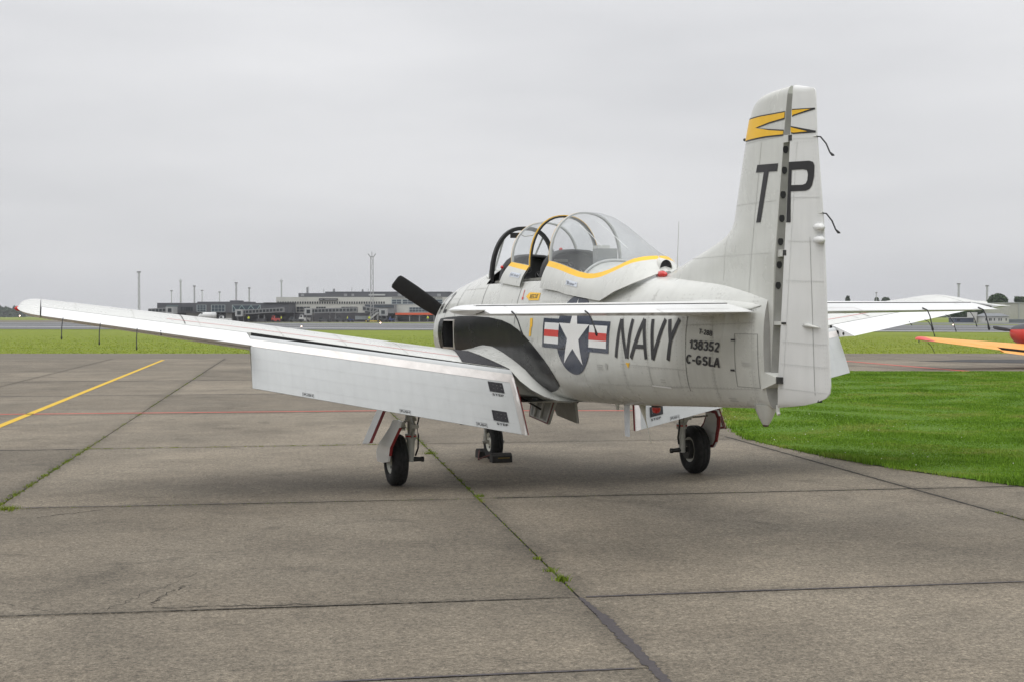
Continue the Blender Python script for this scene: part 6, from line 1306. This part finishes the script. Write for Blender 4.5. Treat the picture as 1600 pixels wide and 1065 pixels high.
def small_stuff():
    # ground vehicles and equipment in front of the terminal, each a body with cab, windows and wheels
    def vehicle(name, px, w, h, m, lab, cat, Y=370, cabf=.35, par=None):
        x = (px-800)/2090.7*Y; g = empty(name, (x, Y, -.04)); tag(g, lab, cat)
        b = MB(); L2 = w/2; b.hexa([(-L2, -.9, .35), (L2, -.9, .35), (L2, .9, .35), (-L2, .9, .35), (-L2, -.9, h*.6), (L2, -.9, h*.62), (L2, .9, h*.62), (-L2, .9, h*.6)]); b.build('body', m, g)
        b = MB(); c0 = -L2+w*.05; c1 = -L2+w*cabf; b.hexa([(c0, -.85, h*.6), (c1, -.85, h*.6), (c1, .85, h*.6), (c0, .85, h*.6), (c0+.2, -.75, h), (c1-.05, -.75, h), (c1-.05, .75, h), (c0+.2, .75, h)]); cab = b.build('cab', m, g)
        b = MB(); b.box(c0+.25, c1-.12, -.88, -.80, h*.66, h*.93); b.build('side_window', WIN_D, cab)
        for xx in (-L2*.65, L2*.65):
            for yy in (-.85, .85): q = MB(); q.loft([[(xx+.34*math.cos(k*math.pi/6), yy+d, .34+.34*math.sin(k*math.pi/6)) for k in range(12)] for d in (-.1, .1)], True, True); q.build('wheel', RUB, g)
    RDV = mat('service_red', (.42, .06, .05), .5); BLV = mat('service_blue', (.03, .05, .16), .5); WHV = mat('service_white', (.62, .63, .62), .5); DKV = mat('service_dark', (.06, .065, .07), .6); YV = mat('service_yellow', (.55, .42, .05), .5)
    vehicle('tractor', 431, 2.2, 1.75, RDV, 'red baggage tractor under the jet bridge by the dark pier', 'tractor', 372); vehicle('tractor', 548, 1.5, 1.3, BLV, 'blue tractor at the foot of the pale terminal wall', 'tractor', 372); vehicle('tractor', 612, 1.6, 1.5, BLV, 'blue tractor beside the orange fascia', 'tractor', 374)
    vehicle('van', 352, 3.4, 1.7, WHV, 'white van parked below the dark pier windows', 'van', 368); vehicle('belt_loader', 463, 4.0, 1.4, DKV, 'dark belt loader parked beside the red tractor', 'belt loader', 372); vehicle('belt_loader', 507, 3.6, 1.3, DKV, 'dark belt loader between two jet bridges', 'belt loader', 372); vehicle('service_truck', 476, 3.0, 2.0, WHV, 'white service truck before the pale terminal', 'truck', 380)
    vehicle('belt_loader', 532, 2.6, 1.6, DKV, 'dark loader under the pale-cabbed jet bridge tunnel', 'belt loader', 373); vehicle('service_truck', 599, 2.6, 1.7, DKV, 'dark service truck beside the boarding stairs', 'truck', 374)
    # boarding stairs
    g = empty('boarding_stairs', ((584-800)/2090.7*372, 372, -.04)); tag(g, 'grey mobile boarding stairs leaning up towards the terminal', 'stairs')
    b = MB(); b.hexa([(-2.0, -.8, .4), (-1.2, -.8, .4), (-1.2, .8, .4), (-2.0, .8, .4), (.9, -.8, 2.7), (1.6, -.8, 2.7), (1.6, .8, 2.7), (.9, .8, 2.7)]); b.build('stair_flight', BR_W, g); b = MB(); b.box(1.0, 1.25, -.7, .7, .3, 2.6); b.build('support', BR_G, g)
    for s in (-.82, .82): b = MB(); b.tube([(-1.9, s, 1.3), (1.2, s, 3.6)], .05, 5); b.build('handrail', BR_G, g)
    b = MB(); b.box(-2.2, 1.8, -.8, .8, .15, .45); b.build('chassis', YV, g)
    for xx in (-1.6, 1.3):
        for yy in (-.8, .8): q = MB(); q.loft([[(xx+.25*math.cos(k*math.pi/6), yy+d, .25+.25*math.sin(k*math.pi/6)) for k in range(12)] for d in (-.1, .1)], True, True); q.build('wheel', RUB, g)
    # white airliner nose behind the wing of the trainer
    g = empty('parked_airliner', ((318-800)/2090.7*376, 376, -.04)); tag(g, 'white airliner nose parked beside the dark pier', 'airliner')
    b = MB(); b.loft([[(x, q*math.cos(k*math.pi/8), z+q*1.05*math.sin(k*math.pi/8)) for k in range(16)] for x, q, z in ((-1.6, .03, 1.55), (-1.4, .3, 1.6), (-.9, .6, 1.7), (-.2, .82, 1.78), (.6, .9, 1.8), (3.5, .9, 1.8))], True, True); f = b.build('fuselage', WHV, g, smooth=True); b = MB(); b.hexa([(-.75, -.55, 2.2), (-.1, -.75, 2.25), (-.1, .75, 2.25), (-.75, .55, 2.2), (-.6, -.45, 2.42), (-.05, -.6, 2.5), (-.05, .6, 2.5), (-.6, .45, 2.42)]); b.build('cockpit_window', WIN_D, f)
    b = MB(); b.tube([(0, 0, 1.0), (0, 0, .3)], .08, 8); b.build('nose_leg', STEEL, g); b = MB(); b.loft([[(.3*math.cos(k*math.pi/6), d, .3+.3*math.sin(k*math.pi/6)) for k in range(12)] for d in (-.15, .15)], True, True); b.build('nose_wheel', RUB, g)
    for x in (2.6,):
        for y in (-.7, .7): b = MB(); b.tube([(x, y*.6, 1.2), (x, y, .3)], .08, 8); b.build('main_leg', STEEL, g); b = MB(); b.loft([[(x+.35*math.cos(k*math.pi/6), y+d, .35+.35*math.sin(k*math.pi/6)) for k in range(12)] for d in (-.15, .15)], True, True); b.build('main_wheel', RUB, g)
small_stuff()
def person(px, Y, lab, rot=0, vest=(.62, .72, .02), h=1.75):
    """ground worker: one continuous skinned body standing with arms slightly bent"""
    x = (px-800)/2090.7*Y
    J = {'pel': (0, 0, .98, .13), 'spn': (0, 0, 1.2, .13), 'chs': (0, -.01, 1.38, .15), 'nck': (0, 0, 1.52, .055), 'hd1': (0, .01, 1.60, .075), 'hd2': (0, .01, 1.70, .085), 'hd3': (0, .01, 1.77, .05),
         'ls': (.19, 0, 1.42, .065), 'le': (.27, .02, 1.15, .048), 'lw': (.25, .13, .92, .035), 'lh': (.24, .17, .84, .035), 'rs': (-.19, 0, 1.42, .065), 're': (-.26, .03, 1.15, .048), 'rw': (-.22, .16, .95, .035), 'rh': (-.21, .20, .87, .035),
         'lk': (.11, .02, .52, .07), 'lf': (.12, -.02, .09, .05), 'lt': (.14, .16, .05, .04), 'rk': (-.11, .04, .52, .07), 'rf': (-.12, 0, .09, .05), 'rt': (-.14, .18, .05, .04), 'lhp': (.10, 0, .92, .095), 'rhp': (-.10, 0, .92, .095)}
    Ed = [('pel', 'spn'), ('spn', 'chs'), ('chs', 'nck'), ('nck', 'hd1'), ('hd1', 'hd2'), ('hd2', 'hd3'), ('chs', 'ls'), ('ls', 'le'), ('le', 'lw'), ('lw', 'lh'), ('chs', 'rs'), ('rs', 're'), ('re', 'rw'), ('rw', 'rh'), ('pel', 'lhp'), ('lhp', 'lk'), ('lk', 'lf'), ('lf', 'lt'), ('pel', 'rhp'), ('rhp', 'rk'), ('rk', 'rf'), ('rf', 'rt')]
    K = list(J); me = bpy.data.meshes.new('person'); me.from_pydata([J[k][:3] for k in K], [(K.index(a), K.index(b)) for a, b in Ed], []); o = bpy.data.objects.new('person', me); COL.objects.link(o)
    m = o.modifiers.new('skin', 'SKIN'); sv = me.skin_vertices[0].data
    for i, k in enumerate(K): sv[i].radius = (J[k][3], J[k][3]); sv[i].use_root = (k == 'pel')
    o.modifiers.new('sub', 'SUBSURF').levels = 1
    dg = bpy.context.evaluated_depsgraph_get(); me2 = bpy.data.meshes.new_from_object(o.evaluated_get(dg)); bpy.data.objects.remove(o)
    o = bpy.data.objects.new('person', me2); COL.objects.link(o); me2.materials.clear()
    for mm in (mat('work_trousers', (.03, .035, .05), .8), mat('hi_vis_%d' % int(vest[0]*100), vest, .6), mat('skin_tone', (.45, .27, .19), .6), mat('hair_dark', (.03, .02, .015), .7)): me2.materials.append(mm)
    for p in me2.polygons:
        c = p.center; p.material_index = 3 if c.z > 1.72 or (c.z > 1.6 and c.y < -.02) else 2 if c.z > 1.5 or (c.z < .90 and abs(c.x) > .18 and c.z > .7) else 1 if c.z > .98 else 0
    me2.shade_smooth(); o.location = (x, Y, -.042); o.rotation_euler = (0, 0, R(rot)); tag(o, lab, 'person'); return o
person(284, 370, 'worker in yellow vest below the outer jet bridge', 30); person(388.5, 369, 'worker in yellow vest under the cab of the long jet bridge', 200); person(439.5, 367, 'worker in yellow vest beside the red tractor', 120); person(543, 368, 'worker in yellow vest beside the blue tractor at the pale wall', 80); person(577, 368, 'worker in yellow vest at the foot of the boarding stairs', 160); person(668.5, 380, 'worker in yellow vest under the orange fascia', 170)

# light masts and lattice towers ----------------------------------------------
MG = mat('mast_galvanised', (.34, .345, .35), .6)
def lattice_mast(px, ytop, Y, w, lab, head='flat', cat='mast', group='light masts around the terminal'):
    k = Y/2090.7; x = (px-800)*k; H = 2+(492-ytop)*k; g = empty('light_mast', (x, Y, -.06)); tag(g, lab, cat, group)
    b = MB(); w0, w1 = w*k/2, w*k/2*.85; n = max(6, int(H/(w*k*1.6)))
    for sx in (-1, 1):
        for sy in (-1, 1): b.tube([(sx*w0, sy*w0, 0), (sx*w1, sy*w1, H)], .07, 4)
    for i in range(n):
        z0, z1 = H*i/n, H*(i+1)/n; f = w0
        for sy in (-1, 1): b.tube([(-f, sy*f, z0), (f, sy*f, z1)] if i % 2 else [(f, sy*f, z0), (-f, sy*f, z1)], .05, 3); b.tube([(-f, sy*f, z1), (f, sy*f, z1)], .06, 3)
    b.build('lattice', MG, g)
    if head == 'flat':
        h = MB(); h.box(-w0*2.2, w0*2.2, -w0*1.6, w0*1.6, H, H+.45*k*4); h.build('lamp_platform', mat('lamp_head', (.22, .22, .23), .6), g)
    elif head == 'antlers':
        h = MB(); h.tube([(-w0*2.6, 0, H+1.0), (-w0*1.2, 0, H+.2), (w0*1.2, 0, H+.2), (w0*2.6, 0, H+1.0)], .14, 4); h.build('lamp_arms', MG, g); h = MB(); h.tube([(0, 0, H), (0, 0, H+1.6)], .10, 4); h.build('spike', MG, g)
    return g
def pole_mast(px, ytop, Y, lab, head=2.4, group='slim lamp poles behind the terminal'):
    k = Y/2090.7; x = (px-800)*k; H = 2+(492-ytop)*k; g = empty('lamp_pole', (x, Y, -.06)); tag(g, lab, 'lamp pole', group)
    b = MB(); b.tube([(0, 0, 0), (0, 0, H)], [.20, .13], 6); b.build('pole', MG, g); h = MB(); h.box(-head*k, head*k, -.5, .5, H-.05, H+.9*k*1.4); h.build('lamp_head', mat('lamp_head', (.22, .22, .23), .6), g)
lattice_mast(217.5, 426, 520, 2.6, 'tall lattice mast with flat lamp platform left of the dark pier')
lattice_mast(304, 448, 500, 1.8, 'lattice mast with flat head between slim poles behind the dark pier'); lattice_mast(369.3, 443, 480, 2.0, 'lattice mast rising behind the roof unit of the dark pier'); lattice_mast(389.6, 451, 520, 1.6, 'shorter lattice mast right of the pier roof unit')
lattice_mast(282.5, 441, 600, 1.8, 'pale lattice mast with splayed lamp arms above the pier end', 'antlers'); lattice_mast(440, 441.5, 560, 1.5, 'lattice mast with splayed lamp arms at the corner of the pale terminal', 'antlers')
lattice_mast(581.3, 402, 376, 4.6, 'tall square lattice radio tower in front of the pale terminal', 'antlers', 'tower', None)
for x, y, l in ((268.3, 455, 'slim lamp pole nearest the outer end of the dark pier'), (316, 454.5, 'slim lamp pole next to the lattice mast behind the pier'), (343.3, 457, 'slim lamp pole left of the pier roof unit')): pole_mast(x, y, 560, l, 1.8)
for x, y, l in ((1497.5, 444.5, 'lamp pole with flat head left of the round tree'), (1542, 447.5, 'lamp pole with flat head beside the round tree')): lattice_mast(x, y, 520, 2.2, l, 'flat', 'mast', 'lamp masts above the far trees')
pole_mast(1369, 458, 560, 'short lamp pole above the small trees right of the rudder', 1.2, None)

# trees -----------------------------------------------------------------------
LEAFD = blade_mat('tree_leaves', (.022, .045, .014), (.038, .068, .022), (.06, .085, .032)); BARKM = mat('bark', (.06, .05, .04), .9, noise=(3, .2))
def leaf_cloud(name, blobs, n, size, m, seed, parent=None):
    rs = np.random.RandomState(seed); V = []; tot = sum(r[0]*r[1]*r[2] for _, r in blobs)
    for c, r in blobs:
        k = max(20, int(n*r[0]*r[1]*r[2]/tot)); d = rs.normal(size=(k, 3)); d /= np.linalg.norm(d, axis=1)[:, None]; rad = rs.uniform(.55, 1.04, k)**.6
        V.append(np.array(c)+d*np.array(r)*rad[:, None])
    P = np.concatenate(V); n = len(P); u = rs.normal(size=(n, 3)); v = rs.normal(size=(n, 3)); u /= np.linalg.norm(u, axis=1)[:, None]; v -= (v*u).sum(1)[:, None]*u; v /= np.linalg.norm(v, axis=1)[:, None]
    s = size*rs.uniform(.6, 1.4, n)[:, None]; Q = np.stack([P-u*s, P-v*s*.6, P+u*s, P+v*s*.6], 1).reshape(-1, 3).astype(np.float32)
    me = bpy.data.meshes.new(name); me.vertices.add(4*n); me.vertices.foreach_set('co', Q.ravel()); me.loops.add(4*n); me.loops.foreach_set('vertex_index', np.arange(4*n, dtype=np.int32)); me.polygons.add(n); me.polygons.foreach_set('loop_start', np.arange(0, 4*n, 4, dtype=np.int32)); me.update(calc_edges=True)
    return link(name, me, m, parent)
def tree(px, ybase_z, ytop, halfw, Y, lab, seed, dome=True, group='trees beyond the runway'):
    k = Y/2090.7; x = (px-800)*k; H = 2+(492-ytop)*k; W = halfw*k; rs = random.Random(seed); t = empty('tree', (x, Y, -.06)); tag(t, lab, 'tree', group)
    b = MB(); b.tube([(0, 0, 0), (.05*W, 0, H*.3), (0, .05*W, H*.7)], [.045*H, .035*H, .012*H], 7)
    for q in range(4): a = q*1.6+rs.random(); b.tube([(0, 0, H*.35), (math.cos(a)*W*.5, math.sin(a)*W*.4, H*(.6+.1*rs.random()))], [.02*H, .006*H], 5)
    b.build('trunk', BARKM, t)
    blobs = [((0, 0, H*.66), (W*.80, W*.7, H*.30))]
    for q in range(9):
        a = rs.uniform(0, 6.28); r = rs.uniform(.35, .75); z = rs.uniform(.42, .84); blobs.append(((math.cos(a)*W*r, math.sin(a)*W*r, H*z), (W*rs.uniform(.22, .38), W*.3, H*rs.uniform(.10, .16))))
    leaf_cloud('crown', blobs, 2600, .05*H, LEAFD, seed, t)
tree(1559, 0, 457.5, 18.5, 420, 'large round-topped tree standing behind the pale hangar', 1); tree(1597, 0, 462, 12, 430, 'dark tree at the far side of the pale hangar roof', 2)
for i, (px, yt, hw, l) in enumerate(((1512, 484, 16, 'dark tree behind the white house gable'), (1532, 482, 14, 'dark tree rising over the white house roof'), (1556, 483, 14, 'tree beside the pale hangar wall'), (1494, 487, 10, 'small tree left of the white house'), (1545, 488, 9, 'bushy tree between house and hangar'))): tree(px, 0, yt, hw, 365+4*i, l, 10+i)
for i, (px, yt, hw, l) in enumerate(((1324, 461.5, 3.2, 'tiny far tree just right of the rudder'), (1370, 464, 4, 'far tree below the short lamp pole'), (1383, 463.5, 8, 'broad far tree right of the short lamp pole'), (1421, 465.5, 5, 'low far tree showing over the tailplane'), (1452, 460, 10, 'far tree left of the wing tip arc'))): tree(px, 0, yt, hw, 640+10*i, l, 30+i)
def far_wood():
    rs = random.Random(8); bl = []
    Y = 1150; k = Y/2090.7
    for i in range(70): px = rs.uniform(-330, 44); h = rs.uniform(7, 18); bl.append((((px-800)*k, Y+rs.uniform(-30, 40), h*.32*k+1), (rs.uniform(3.5, 7)*k, 6, h*.62*k)))
    o = leaf_cloud('far_wood', bl, 16000, 1.7, LEAFD, 3); tag(o, 'far wooded skyline on the horizon beyond the wing tip', 'woodland', kind='stuff')
    rs2 = random.Random(17); bl2 = []
    for i in range(46):
        an = R(-rs2.uniform(24.5, 66)); d = rs2.uniform(170, 230); hh = rs2.uniform(9, 17); bl2.append(((d*math.sin(an), d*math.cos(an), hh*.48), (rs2.uniform(4, 7), 5, hh*.52)))
    o = leaf_cloud('airfield_wood', bl2, 14000, .9, LEAFD, 6); tag(o, 'wood at the edge of the airfield mirrored in the black engine panel', 'woodland', kind='stuff')
    bl = [(((px-800)*k*1.25, Y*1.25, 1.0), (10*k, 8, rs.uniform(2.6, 4.2))) for px in range(-300, 700, 9)]
    o = leaf_cloud('far_hedge', bl, 7000, 1.6, LEAFD, 4); tag(o, 'low line of far scrub along the horizon', 'scrub', kind='stuff')
    bl = [(((px-800)*k*.9, Y*.9, 1.0), (10*k, 8, rs.uniform(2.2, 4.5))) for px in range(1180, 1900, 9)]
    o = leaf_cloud('far_hedge', bl, 6000, 1.5, LEAFD, 5); tag(o, 'low far scrub along the horizon right of the tail', 'scrub', kind='stuff')
far_wood()
# houses and hangar at the right --------------------------------------------------
def right_buildings():
    Y = 352; k = Y/2090.7; X = lambda px: (px-800)*k; Z = lambda py: 2+(492-py)*k
    HW = mat('hangar_cladding', (.43, .425, .385), .6, noise=(.5, .05))
    h = empty('hangar', (X(1640), Y, -.04)); tag(h, 'large pale corrugated hangar beyond the runway', 'hangar')
    b = MB(); b.box(X(1570)-h.location.x, X(1760)-h.location.x, 0, 30, 0, Z(473.5)); w = b.build('wall', HW, h)
    for i in range(60): x = X(1570+3.15*i)-h.location.x; q = MB(); q.box(x, x+.12, -.09, .02, 0, Z(474.5)) ; q.build('cladding_rib', HW, w)
    q = MB(); q.box(X(1569.5)-h.location.x, X(1760)-h.location.x, -.25, 30.2, Z(473.5), Z(472.6)); q.build('roof', BR_W, h)
    q = MB(); q.box(X(1570)-h.location.x, X(1760)-h.location.x, -.16, -.09, 0, Z(499)); q.build('plinth', mat('plinth_blue_grey', (.13, .15, .18), .7), w)
    q = MB(); q.box(X(1591)-h.location.x, X(1592.5)-h.location.x, -.2, -.09, Z(499), Z(473.5)); q.build('downpipe', BR_W, w)
    c = empty('white_house', (X(1543), Y-6, -.04)); tag(c, 'white house with grey roof and small windows beyond the runway', 'house')
    x0, x1 = X(1523)-X(1543), X(1563)-X(1543); WH = mat('house_white', (.50, .50, .47), .7)
    b = MB(); b.box(x0, x1, 0, 6, 0, Z(494)); w = b.build('wall', WH, c); b = MB(); b.hexa([(x0-.3, -.3, Z(494)), (x1+.3, -.3, Z(494)), (x1+.3, 6.3, Z(494)), (x0-.3, 6.3, Z(494)), (x0+1.2, 2.6, Z(489.5)), (x1-1.2, 2.6, Z(489.5)), (x1-1.2, 3.4, Z(489.5)), (x0+1.2, 3.4, Z(489.5))]); b.build('roof', mat('slate_grey', (.17, .18, .19), .7), c)
    for px in (1527, 1532.5, 1534.8, 1540, 1547, 1550.5, 1558): q = MB(); xx = X(px)-X(1543); q.box(xx, xx+.27, -.06, .02, Z(501), Z(497)); q.build('window', WIN_D, w)
    d = empty('grey_annexe', (X(1508), Y-2, -.04)); tag(d, 'low pale building with dark blue base left of the white house', 'building')
    q = MB(); q.box(X(1488)-X(1508), X(1521)-X(1508), 0, 5, 0, Z(497)); w = q.build('wall', mat('annexe_blue', (.06, .075, .12), .7), d); q = MB(); q.box(X(1517)-X(1508), X(1522)-X(1508), -.4, 5, Z(503), Z(488)); q.build('tower_wall', WH, d); q = MB(); q.box(X(1487)-X(1508), X(1517)-X(1508), -.3, 5.3, Z(497), Z(495.8)); q.build('roof', BR_W, d)
    q = MB(); q.box(X(1491)-X(1508), X(1496)-X(1508), -.05, .02, Z(502), Z(498.5)); q.build('window', WIN_D, w)
right_buildings()
# runway edge lights ----------------------------------------------------------
def edge_lights():
    def lamp(px, py, lab, on):
        Y = 2090.7*2/(py+3-492); x = (px-800)/2090.7*Y; g = empty('runway_light', (x, Y, -.055)); tag(g, lab, 'runway light', 'runway edge lights')
        k = Y/2090.7; b = MB(); b.tube([(0, 0, 0), (0, 0, 2.6*k)], .035, 6); b.build('stem', DKM, g); b = MB(); r = (.9 if on else .5)*k; z = 3.0*k
        b.loft([[(r*math.sin(v)*math.cos(h), r*math.sin(v)*math.sin(h), z+r*math.cos(v)) for h in [j*math.pi/4 for j in range(8)]] for v in [.01+(math.pi-.02)*j/5 for j in range(6)]], True, True); b.build('lens', mat('lamp_lit', (.9, .7, .6), .3, emit=((1.0, .72, .55), 6.0)) if on else BR_W, g, smooth=True)
    lamp(471, 509.5, 'lit runway light above the middle of the port wing', True); lamp(594.5, 504, 'lit runway light before the boarding stairs', True); lamp(1489.5, 507, 'lit runway light before the white house', True); lamp(31, 493.5, 'lit runway light below the far wood', True)
edge_lights()

# ------------------------------------------------------------------ damp air over the field
def haze():
    b = MB(); b.box(-2600, 2600, -60, 2400, -1.2, 60); o = b.build('haze', None); o['kind'] = 'stuff'; o['label'] = 'thin damp haze lying over the airfield'; o['category'] = 'haze'
    m = bpy.data.materials.new('haze_air'); m.use_nodes = True; nt = m.node_tree; nt.nodes.clear()
    out = nt.nodes.new('ShaderNodeOutputMaterial'); v = nt.nodes.new('ShaderNodeVolumePrincipled'); v.inputs['Color'].default_value = (.93, .95, 1, 1); v.inputs['Density'].default_value = 0.00020; v.inputs['Anisotropy'].default_value = 0.2
    nt.links.new(v.outputs[0], out.inputs['Volume']); o.data.materials.append(m)
haze()
